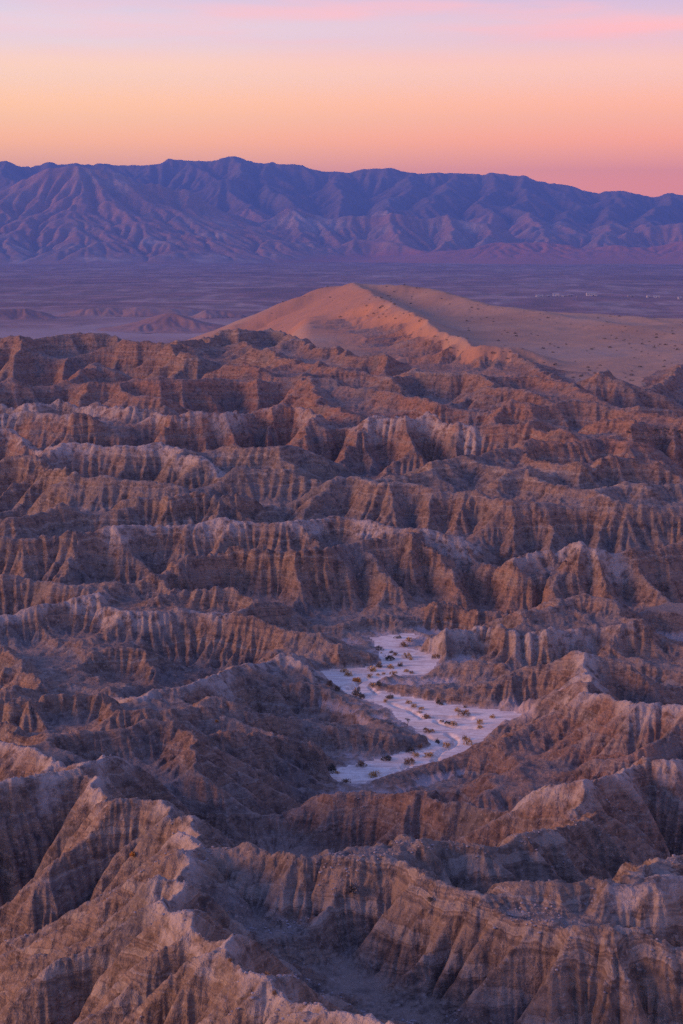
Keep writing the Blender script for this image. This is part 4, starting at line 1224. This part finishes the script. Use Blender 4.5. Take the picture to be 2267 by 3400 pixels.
# ------------------------------------------------------------------ plants
def plain_mat(name, col, var, scale=3.0):
    m, nt, b = new_mat(name)
    oi = N(nt, 'ShaderNodeObjectInfo')
    tcn = N(nt, 'ShaderNodeTexCoord')
    n1 = noise(nt, tcn.outputs['Object'], scale, 4, 0.65)
    c = mixc(nt, fmap(nt, n1, 0.32, 0.68), col, var)
    c2 = mixc(nt, math_n(nt, 'MULTIPLY', oi.outputs['Random'], 0.35), c, mixc(nt, 1.0, c, (.72, .68, .66), 'MULTIPLY'))
    L(nt, c2, b.inputs['Base Color'])
    return m


M_GOLD = plain_mat('dry_golden_twigs', (.72, .46, .19), (.52, .32, .14))
M_BROWN = plain_mat('brown_twigs', (.40, .24, .12), (.26, .16, .09))
M_DARK = plain_mat('dark_creosote_leaves', (.105, .100, .080), (.17, .14, .105))
M_GREY = plain_mat('grey_bare_twigs', (.36, .30, .25), (.24, .20, .17))
M_ORANGE = plain_mat('orange_dry_grass', (.70, .34, .08), (.55, .26, .07))
M_STEM = plain_mat('woody_stem', (.12, .085, .062), (.075, .055, .045), 8)


def tube(bm, pts, rads, n=4):
    rings = []
    for (p, rd) in zip(pts, rads):
        rings.append([bm.verts.new((p[0] + rd * cos(2 * pi * i / n), p[1] + rd * sin(2 * pi * i / n), p[2])) for i in range(n)])
    for a_, b_ in zip(rings[:-1], rings[1:]):
        for i in range(n):
            bm.faces.new((a_[i], a_[(i + 1) % n], b_[(i + 1) % n], b_[i]))


def mesh_from(bm, name, mat):
    me = bpy.data.meshes.new(name)
    bm.to_mesh(me)
    bm.free()
    me.materials.append(mat)
    return me


def bush_meshes(seed, mat, leaves=240, droop=0.2, twiggy=0.3):
    """a rounded desert bush one unit wide and about half a unit tall: woody stems and a dome of fine twigs"""
    rnd = random.Random(seed)
    bm = bmesh.new()
    lobes = [(rnd.uniform(-.24, .24), rnd.uniform(-.24, .24), rnd.uniform(.18, .30), rnd.uniform(.55, 1.0)) for _ in range(6)]
    for i in range(leaves):
        lx, ly, lr, lh = rnd.choice(lobes)
        th, u = rnd.uniform(0, 2 * pi), rnd.random()
        ph = math.acos(1 - u * 1.02)
        rad = lr * rnd.uniform(.72, 1.06)
        d = Vector((sin(ph) * cos(th), sin(ph) * sin(th), max(0.0, cos(ph))))
        tip = Vector((lx + d.x * rad, ly + d.y * rad, 0.02 + d.z * rad * 1.75 * lh))
        base = Vector((lx * .6, ly * .6, 0.0)).lerp(tip, 1 - twiggy * rnd.uniform(.45, 1.0))
        side_v = Vector((rnd.uniform(-1, 1), rnd.uniform(-1, 1), rnd.uniform(-.4, .4))).normalized() * rnd.uniform(.03, .055)
        a_, b_ = bm.verts.new(base - side_v * .5), bm.verts.new(base + side_v * .5)
        c_, d_ = bm.verts.new(tip + side_v), bm.verts.new(tip - side_v * .6 + Vector((0, 0, -droop * .05)))
        bm.faces.new((a_, b_, c_, d_))
    fol = mesh_from(bm, 'foliage', mat)
    bm = bmesh.new()
    for i in range(9):
        th = rnd.uniform(0, 2 * pi)
        rr_ = rnd.uniform(.15, .38)
        p1 = (cos(th) * rr_ * .5, sin(th) * rr_ * .5, rnd.uniform(.14, .24))
        p2 = (cos(th) * rr_, sin(th) * rr_, rnd.uniform(.28, .42))
        tube(bm, [(0.02 * cos(th), 0.02 * sin(th), -0.06), p1, p2], [.016, .011, .005])
    st_ = mesh_from(bm, 'stems', M_STEM)
    return fol, st_


BUSH = {'g': [bush_meshes(100 + i, M_GOLD, 260) for i in range(5)],
        'b': [bush_meshes(200 + i, M_BROWN, 240) for i in range(3)],
        'd': [bush_meshes(300 + i, M_DARK, 240) for i in range(4)],
        'y': [bush_meshes(400 + i, M_GREY, 130, twiggy=1.0) for i in range(3)],
        'o': [bush_meshes(500 + i, M_ORANGE, 170, twiggy=0.9) for i in range(2)]}
KIND_NAME = {'g': 'dry_bush', 'b': 'dry_bush', 'd': 'creosote_bush', 'y': 'bare_bush', 'o': 'dry_grass_tuft'}
KIND_CAT = {'g': 'bush', 'b': 'bush', 'd': 'bush', 'y': 'bush', 'o': 'grass tuft'}


def empty(name, loc, rz=0.0, scale=(1, 1, 1)):
    o = bpy.data.objects.new(name, None)
    C.objects.link(o)
    o.empty_display_size = 0.3
    o.location = loc
    o.rotation_euler = (0, 0, rz)
    o.scale = scale
    return o


def part(name, me, parent):
    o = bpy.data.objects.new(name, me)
    C.objects.link(o)
    o.parent = parent
    return o


def tag(o, label, cat, group=None):
    o['label'] = label
    o['category'] = cat
    if group:
        o['group'] = group
    return o


def put_bush(kind, loc, w, h, label, group):
    fol, st_ = random.choice(BUSH[kind])
    o = empty(KIND_NAME[kind], (loc[0], loc[1], loc[2] - 0.04), random.uniform(0, 6.28), (w * 1.3, w * 1.3, h * 2.2))
    part('foliage', fol, o)
    part('stems', st_, o)
    return tag(o, label, KIND_CAT[kind], group)


G1 = 'bushes growing in the white wash'
WASH_BUSHES = [
    (625, 117, 50, 20, 'd', 'low dark bush at the far end of the white wash under the bluff'),
    (665, 170, 60, 42, 'b', 'rust brown bush at the fluted bluff tip where the wash narrows'),
    (700, 134, 50, 34, 'g', 'pale tan bush against the very nose of the fluted bluff'),
    (865, 245, 65, 42, 'b', 'round brown bush at the foot of the fluted bluff, outer edge of upper bend'),
    (585, 212, 30, 20, 'y', 'small grey bush, leftmost of the cluster in the middle of the upper bend'),
    (615, 226, 42, 32, 'b', 'brown bush second from the left in the cluster inside the upper bend'),
    (685, 245, 62, 42, 'g', 'largest tan bush of the cluster inside the upper bend'),
    (715, 258, 40, 18, 'g', 'flat golden bush just in front of the largest bush of the upper bend'),
    (510, 198, 55, 36, 'd', 'dark spiky bush beside the striped left bluff at the head of the wash'),
    (522, 215, 16, 14, 'g', 'tiny golden tuft next to the dark spiky bush by the striped bluff'),
    (560, 252, 95, 40, 'd', 'broad dark thicket on the low bank at the toe of the striped bluff'),
    (505, 305, 60, 48, 'y', 'tall greyish bush standing at the corner foot of the striped bluff'),
    (575, 312, 62, 34, 'g', 'golden bush immediately right of the tall greyish one at the bluff corner'),
    (642, 298, 42, 30, 'y', 'pale grey bush ending the row along the low bank'),
    (278, 338, 52, 30, 'g', 'upper golden bush of the touching pair below the overhang of the striped bluff'),
    (300, 360, 72, 36, 'g', 'lower golden bush of the touching pair below the overhang of the striped bluff'),
    (460, 332, 80, 38, 'g', 'wide golden bush alone on white silt below the corner of the striped bluff'),
    (365, 400, 76, 36, 'o', 'bright orange gold bush at the bend of the dark cut runnel'),
    (445, 370, 52, 28, 'g', 'golden bush sitting on the upper edge of the dark cut runnel'),
    (497, 362, 32, 18, 'g', 'small golden tuft at the very end of the dark cut runnel'),
    (538, 356, 32, 20, 'g', 'small round golden tuft right of the end of the cut runnel'),
    (600, 352, 56, 28, 'g', 'golden bush in mid channel between the cut runnel and the dark rock ledge'),
    (688, 338, 48, 26, 'g', 'left one of two touching golden bushes near the dark rock ledge'),
    (718, 346, 40, 24, 'b', 'right one of two touching bushes near the dark rock ledge, browner'),
    (462, 435, 62, 32, 'g', 'golden bush lying off the point of the low red spur'),
    (505, 432, 50, 52, 'd', 'dark upright bush leaning on the point of the low red spur'),
    (575, 508, 55, 36, 'y', 'pale grey bush below the point of the low red spur, behind a golden one'),
    (548, 530, 42, 30, 'g', 'golden bush in front of the pale grey bush below the red spur'),
    (697, 540, 50, 32, 'g', 'first golden bush of the diagonal trio along the foot of the red spur'),
    (730, 568, 56, 28, 'g', 'middle golden bush of the diagonal trio along the foot of the red spur'),
    (778, 580, 46, 28, 'g', 'last golden bush of the diagonal trio along the foot of the red spur'),
    (772, 598, 45, 14, 'b', 'flat brown tuft right under the last bush of the diagonal trio'),
    (815, 640, 66, 42, 'b', 'wide tan brown bush on the bank of the middle runnel'),
    (885, 545, 46, 44, 'd', 'round dark green bush at the foot of the red slope'),
    (912, 552, 42, 20, 'd', 'low dark bush beside the round dark green one at the foot of the red slope'),
    (1015, 592, 50, 30, 'g', 'golden bush behind the largest brown bush at the right of the wash'),
    (1055, 618, 86, 46, 'b', 'largest brown bush at the right side of the wash'),
    (1065, 572, 30, 18, 'y', 'small grey bush up the slope behind the largest brown bush'),
    (1158, 676, 50, 46, 'g', 'taller golden bush at the back of the pair near the right end of the wash'),
    (1160, 702, 52, 30, 'g', 'lower golden bush in front of the pair near the right end of the wash'),
    (918, 662, 36, 20, 'b', 'small reddish tuft at the start of the lower runnel'),
    (960, 682, 52, 26, 'd', 'dark low bush leaning against a golden one on the lower runnel'),
    (990, 698, 50, 38, 'g', 'round golden bush on the lower runnel beside a dark one'),
    (835, 735, 72, 34, 'b', 'long brown bush on the white bar right of the dark hill tip'),
    (808, 715, 36, 22, 'd', 'small dark bush at the upper end of the white bar'),
    (885, 795, 42, 36, 'y', 'grey upright bush on the curved cut bank of the white bar'),
    (950, 825, 60, 44, 'g', 'golden bush inside the hook of the curved runnel'),
    (1080, 812, 62, 60, 'g', 'tallest golden bush, in front of the near right bank'),
    (1065, 776, 46, 34, 'b', 'reddish brown bush close behind the tallest golden bush'),
    (745, 890, 60, 32, 'g', 'left golden bush of two side by side in the lower reach of the wash'),
    (835, 886, 76, 42, 'g', 'right golden bush of two side by side in the lower reach of the wash'),
    (690, 955, 86, 56, 'b', 'biggest tan bush at the near edge of the lower reach'),
    (478, 1020, 92, 44, 'g', 'wide golden bush at the near edge of the wash, left of the biggest tan one'),
    (290, 1055, 72, 34, 'b', 'brown bush nearest the lookout, at the left tail of the wash'),
    (235, 1000, 40, 24, 'g', 'small golden tuft in front of the big dark bush at the left tail'),
    (200, 985, 80, 60, 'd', 'big dark bush in the corner beside the near left cliff'),
    (390, 950, 80, 46, 'b', 'dull brown bush at the foot of the dark hill in the lower reach'),
    (720, 850, 90, 40, 'd', 'wide dark bush under the tip of the dark hill'),
    (775, 830, 42, 40, 'b', 'brown bush on the very tip of the dark hill'),
    (565, 915, 110, 34, 'd', 'long dark thicket along the foot of the dark hill'),
    (1240, 637, 52, 26, 'g', 'palest bush at the far right end of the silt'),
    (185, 430, 56, 46, 'd', 'dark green bush at the corner where the left bank begins'),
    (245, 462, 60, 44, 'd', 'blue dark bush on the left bank next to the corner bush'),
    (360, 492, 82, 60, 'y', 'bare twiggy grey bush arching over the left bank'),
    (405, 506, 60, 36, 'd', 'low dark bush beside the bare twiggy one on the left bank'),
]
for zx, zy, w, h, kind, lab in WASH_BUSHES:
    p = hit(1000 + zx / 1.96, 2060 + zy / 1.96)
    if p is None:
        continue
    d = math.hypot(p[0], p[1])
    put_bush(kind, p, w / 1.96 * d / F_PX, h / 1.96 * d / F_PX, lab, G1)

G2 = 'bushes rooted on the bare ridges'
for px, py, w, h, kind, lab in [
        (441, 2858, 24, 26, 'o', 'bright orange grass tuft on the left flank of the nearest ridge'),
        (334, 2396, 14, 10, 'o', 'small orange tuft on top of the stepped cliff left of the wash'),
        (719, 2398, 16, 10, 'o', 'small orange tuft on the dark slope above the blocky cliff'),
        (1160, 2965, 48, 44, 'y', 'yellow grey bush in the groove left of the big central mound'),
        (1430, 2995, 26, 20, 'd', 'dark round bush on the right shoulder of the big central mound'),
        (766, 3193, 20, 18, 'b', 'small brown tuft high on the nearest ridge'),
        (886, 3236, 30, 14, 'b', 'flat brown tuft beside the pale top of the nearest ridge'),
        (911, 3302, 24, 24, 'b', 'brown tuft on the pale silt of the nearest ridge top'),
        (1457, 2070, 24, 12, 'b', 'brown bush on the far wash behind the fluted bluff, left of a pair'),
        (1482, 2066, 24, 12, 'b', 'brown bush on the far wash behind the fluted bluff, right of a pair')]:
    p = hit(px, py)
    if p is None:
        continue
    d = math.hypot(p[0], p[1])
    put_bush(kind, p, w * d / F_PX, h * d / F_PX, lab, G2)

# the one small tree in the wash: crooked trunk, two limbs, a sparse crown
p = hit(1000 + 688 / 1.96, 2060 + 690 / 1.96)
d = math.hypot(p[0], p[1])
TH = 62 / 1.96 * d / F_PX
tr = empty('small_tree', (p[0], p[1], p[2] - 0.05))
bm = bmesh.new()
tube(bm, [(0, 0, -.05), (.03, .01, TH * .2), (.10, .02, TH * .38), (.20, 0, TH * .5), (.18, .03, TH * .66), (.05, 0, TH * .82)], [.05, .045, .04, .035, .03, .015], 6)
tube(bm, [(.20, 0, TH * .5), (.34, .05, TH * .62), (.36, .02, TH * .78)], [.028, .02, .01], 5)
tube(bm, [(.18, .03, TH * .66), (-.08, -.08, TH * .78), (-.2, -.05, TH * .86)], [.022, .016, .008], 5)
part('trunk', mesh_from(bm, 'trunk', M_STEM), tr)
bm = bmesh.new()
rnd = random.Random(5)
for cx_, cz_, cr_ in ((.05, .86, .26), (.36, .80, .2), (-.2, .88, .2), (.1, .74, .22)):
    for i in range(55):
        v = Vector((rnd.gauss(0, .5), rnd.gauss(0, .5), rnd.gauss(0, .42))) * cr_
        c0 = Vector((cx_, 0, TH * cz_)) + v
        e1 = Vector((rnd.uniform(-1, 1), rnd.uniform(-1, 1), rnd.uniform(-1, 1))).normalized() * .055
        e2 = Vector((rnd.uniform(-1, 1), rnd.uniform(-1, 1), rnd.uniform(-1, 1))).normalized() * .035
        bm.faces.new([bm.verts.new(c0 - e1), bm.verts.new(c0 + e2), bm.verts.new(c0 + e1), bm.verts.new(c0 - e2)])
part('crown', mesh_from(bm, 'crown', M_DARK), tr)
tag(tr, 'single crooked little tree with sparse dark crown beside the tip of the dark hill', 'tree')


# scrub dotted over the sandy hill and on the far right wash: low and dark
def scrub_mesh(seed):
    rnd = random.Random(seed)
    bm = bmesh.new()
    for i in range(70):
        th, u = rnd.uniform(0, 2 * pi), rnd.random() ** .5
        z = rnd.uniform(.05, .5) * (1.15 - u * .7)
        c0 = Vector((cos(th) * u * .46, sin(th) * u * .46, z))
        e1 = Vector((rnd.uniform(-1, 1), rnd.uniform(-1, 1), rnd.uniform(-.6, 1))).normalized() * rnd.uniform(.07, .12)
        e2 = Vector((rnd.uniform(-1, 1), rnd.uniform(-1, 1), rnd.uniform(-.6, 1))).normalized() * rnd.uniform(.05, .09)
        bm.faces.new([bm.verts.new(c0 - e1), bm.verts.new(c0 + e2), bm.verts.new(c0 + e1), bm.verts.new(c0 - e2)])
    tube(bm, [(0, 0, -.2), (.02, 0, .15), (.05, .02, .3)], [.05, .04, .02], 5)
    return mesh_from(bm, 'desert_scrub', M_DARK)


SCRUB = [scrub_mesh(900 + i) for i in range(5)]


def put_scrub(x, y, z, w, label, group):
    o = bpy.data.objects.new('desert_scrub', random.choice(SCRUB))
    C.objects.link(o)
    o.location = (x, y, z)
    o.rotation_euler = (0, 0, random.uniform(0, 6.28))
    o.scale = (w, w, w * random.uniform(.75, 1.05))
    tag(o, label, 'bush', group)


n_s = 0
tries = 0
while n_s < 230 and tries < 9000:
    tries += 1
    px, py = random.uniform(780, 2267), random.uniform(938, 1275)
    p = hit(px, py)
    if p is None:
        continue
    r_, a_ = math.hypot(p[0], p[1]), atan2(p[0], p[1])
    i_, j_ = int(np.searchsorted(FAN.r, r_)), int(np.searchsorted(FAN.az, a_))
    if i_ >= len(FAN.r) - 1 or r_ > 1640 or sand_f[i_, j_] < 0.6:
        continue
    if perlin(np.array([p[0] / 45.0]), np.array([p[1] / 90.0]), 951)[0] < random.uniform(-.45, .35):
        continue
    if random.random() > (1.0 if px > 1200 else 0.35) * (1.0 if py < 1060 or px > 1950 else 0.55):
        continue
    put_scrub(p[0], p[1], ground(p[0], p[1]) - 0.05, random.choice((0.9, 1.1, 1.3, 1.6, 2.0, 2.6)), 'small dark scrub bush dotting the sandy hill behind the badlands', 'scrub dotted over the sandy hill')
    n_s += 1
n_w = 0
for _ in range(400):
    if n_w >= 26:
        break
    p = hit(random.uniform(2075, 2267), random.uniform(1424, 1452))
    if p and p[2] < -58 and 380 < math.hypot(p[0], p[1]) < 640:
        put_scrub(p[0], p[1], p[2] - 0.05, random.uniform(.7, 1.3), 'tiny dark bush on the patch of pale wash at the far right', 'bushes on the far right wash')
        n_w += 1

# ------------------------------------------------------------------ the settlement out on the plain
M_WHITE = plain_mat('white_metal_sheet', (.55, .53, .52), (.50, .48, .47), 0.1)
M_TANW = plain_mat('tan_stucco', (.38, .28, .23), (.33, .25, .20), 0.1)
M_ROOF = plain_mat('pale_roofing', (.42, .39, .38), (.36, .34, .34), 0.1)
M_GLASS = plain_mat('dark_window_glass', (.05, .055, .07), (.04, .045, .06), 0.1)


def box(bm, x0, x1, y0, y1, z0, z1):
    vs = [bm.verts.new((x, y, z)) for z in (z0, z1) for y in (y0, y1) for x in (x0, x1)]
    for f in ((0, 2, 3, 1), (4, 5, 7, 6), (0, 1, 5, 4), (2, 6, 7, 3), (0, 4, 6, 2), (1, 3, 7, 5)):
        bm.faces.new([vs[i] for i in f])


def building(px, py, wpx, hgt, depth, mat, lab):
    x, y, z = at_level(px, py, -170.6)
    w = wpx * math.hypot(x, y) / F_PX
    o = empty('desert_building', (x, y, z - 0.6), random.uniform(-.12, .12))
    bm = bmesh.new()
    box(bm, -w / 2, w / 2, -depth / 2, depth / 2, 0, hgt)
    part('wall', mesh_from(bm, 'wall', mat), o)
    bm = bmesh.new()
    e = 0.5
    v = [bm.verts.new(q) for q in ((-w / 2 - e, -depth / 2 - e, hgt + .02), (w / 2 + e, -depth / 2 - e, hgt + .02), (w / 2 + e, depth / 2 + e, hgt + .02), (-w / 2 - e, depth / 2 + e, hgt + .02),
                                   (-w / 2 - e, 0, hgt + depth * .16), (w / 2 + e, 0, hgt + depth * .16))]
    for f in ((0, 1, 5, 4), (2, 3, 4, 5), (0, 4, 3), (1, 2, 5), (0, 3, 2, 1)):
        bm.faces.new([v[i] for i in f])
    part('roof', mesh_from(bm, 'roof', M_ROOF), o)
    bm = bmesh.new()
    box(bm, w * .1, w * .1 + 3.0, -depth / 2 - .06, -depth / 2 + .1, 0.0, min(3.0, hgt * .75))
    part('door', mesh_from(bm, 'door', M_GLASS), o)
    nw = max(2, int(w / 7))
    for k in range(nw):
        bm = bmesh.new()
        xx = -w / 2 + w * (k + .5) / nw
        if abs(xx - w * .1 - 1.5) < 2.6:
            bm.free()
            continue
        box(bm, xx - .8, xx + .8, -depth / 2 - .05, -depth / 2 + .1, hgt * .45, hgt * .8)
        part('window', mesh_from(bm, 'window', M_GLASS), o)
    tag(o, lab, 'building', 'low buildings out on the desert plain')


for zx, zy, wz, hg, dp, mt, lab in [
        (250, 237, 62, 5, 12, M_WHITE, 'long white building at the left end of the row out on the plain'),
        (328, 237, 30, 4, 10, M_TANW, 'tan building right of the leftmost white one out on the plain'),
        (402, 231, 56, 8, 14, M_WHITE, 'tallest white building, near the left of the row out on the plain'),
        (470, 238, 26, 4, 9, M_WHITE, 'small white building right of the tallest one on the plain'),
        (535, 229, 44, 4, 10, M_TANW, 'low tan shed left of the longest white building on the plain'),
        (730, 226, 94, 8, 16, M_WHITE, 'longest white building in the row out on the plain'),
        (600, 242, 18, 3.5, 8, M_TANW, 'small tan hut in front of the longest white building'),
        (1090, 234, 62, 4, 10, M_TANW, 'wide low tan building in the right half of the row on the plain'),
        (1250, 243, 28, 6, 10, M_WHITE, 'small bright white building right of the wide tan one'),
        (1325, 243, 54, 5, 12, M_WHITE, 'medium white building near the right end of the row'),
        (1540, 257, 34, 6, 10, M_WHITE, 'last white building at the right edge of the plain')]:
    building(1700 + zx / 2.765, 900 + zy / 2.765, wz / 2.765, hg, dp, mt, lab)


# ------------------------------------------------------------------ loose stones on the near ridges
def stones():
    rnd = np.random.default_rng(3)
    base = []
    for k in range(6):
        bm = bmesh.new()
        bmesh.ops.create_icosphere(bm, subdivisions=1, radius=1.0)
        rr_ = random.Random(k)
        for v in bm.verts:
            v.co *= rr_.uniform(.7, 1.15)
            v.co.z *= .62
        base.append((np.array([v.co[:] for v in bm.verts]), np.array([[v.index for v in f.verts] for f in bm.faces])))
        bm.free()
    gx, gy = FAN.grad(H)
    slope = np.hypot(gx, gy)
    cl = fbm(X, Y, 9.0, 3, 801)
    cand = np.argwhere((R > 62) & (R < 190) & (np.abs(FAN.A) < 0.26) & (slope < 1.1) & (cl > 0.12) & (SD > 1))
    pick = cand[rnd.choice(len(cand), min(5200, len(cand)), replace=False, p=None)]
    V, F, off = [], [], 0
    for (i, j) in pick:
        bv, bf = base[rnd.integers(6)]
        sc = 0.035 + 0.13 * rnd.random() ** 4
        an = rnd.random() * 6.28
        rot = np.array([[cos(an), -sin(an), 0], [sin(an), cos(an), 0], [0, 0, 1]])
        V.append((bv * sc) @ rot.T + np.array([X[i, j], Y[i, j], H[i, j] + sc * .15]))
        F.append(bf + off)
        off += len(bv)
    V, F = np.concatenate(V), np.concatenate(F)
    me = bpy.data.meshes.new('gravel')
    me.from_pydata(V.tolist(), [], F.tolist())
    me.materials.append(plain_mat('loose_stones', (.40, .34, .32), (.24, .20, .20), 0.6))
    o = bpy.data.objects.new('gravel', me)
    C.objects.link(o)
    o['kind'] = 'stuff'


stones()
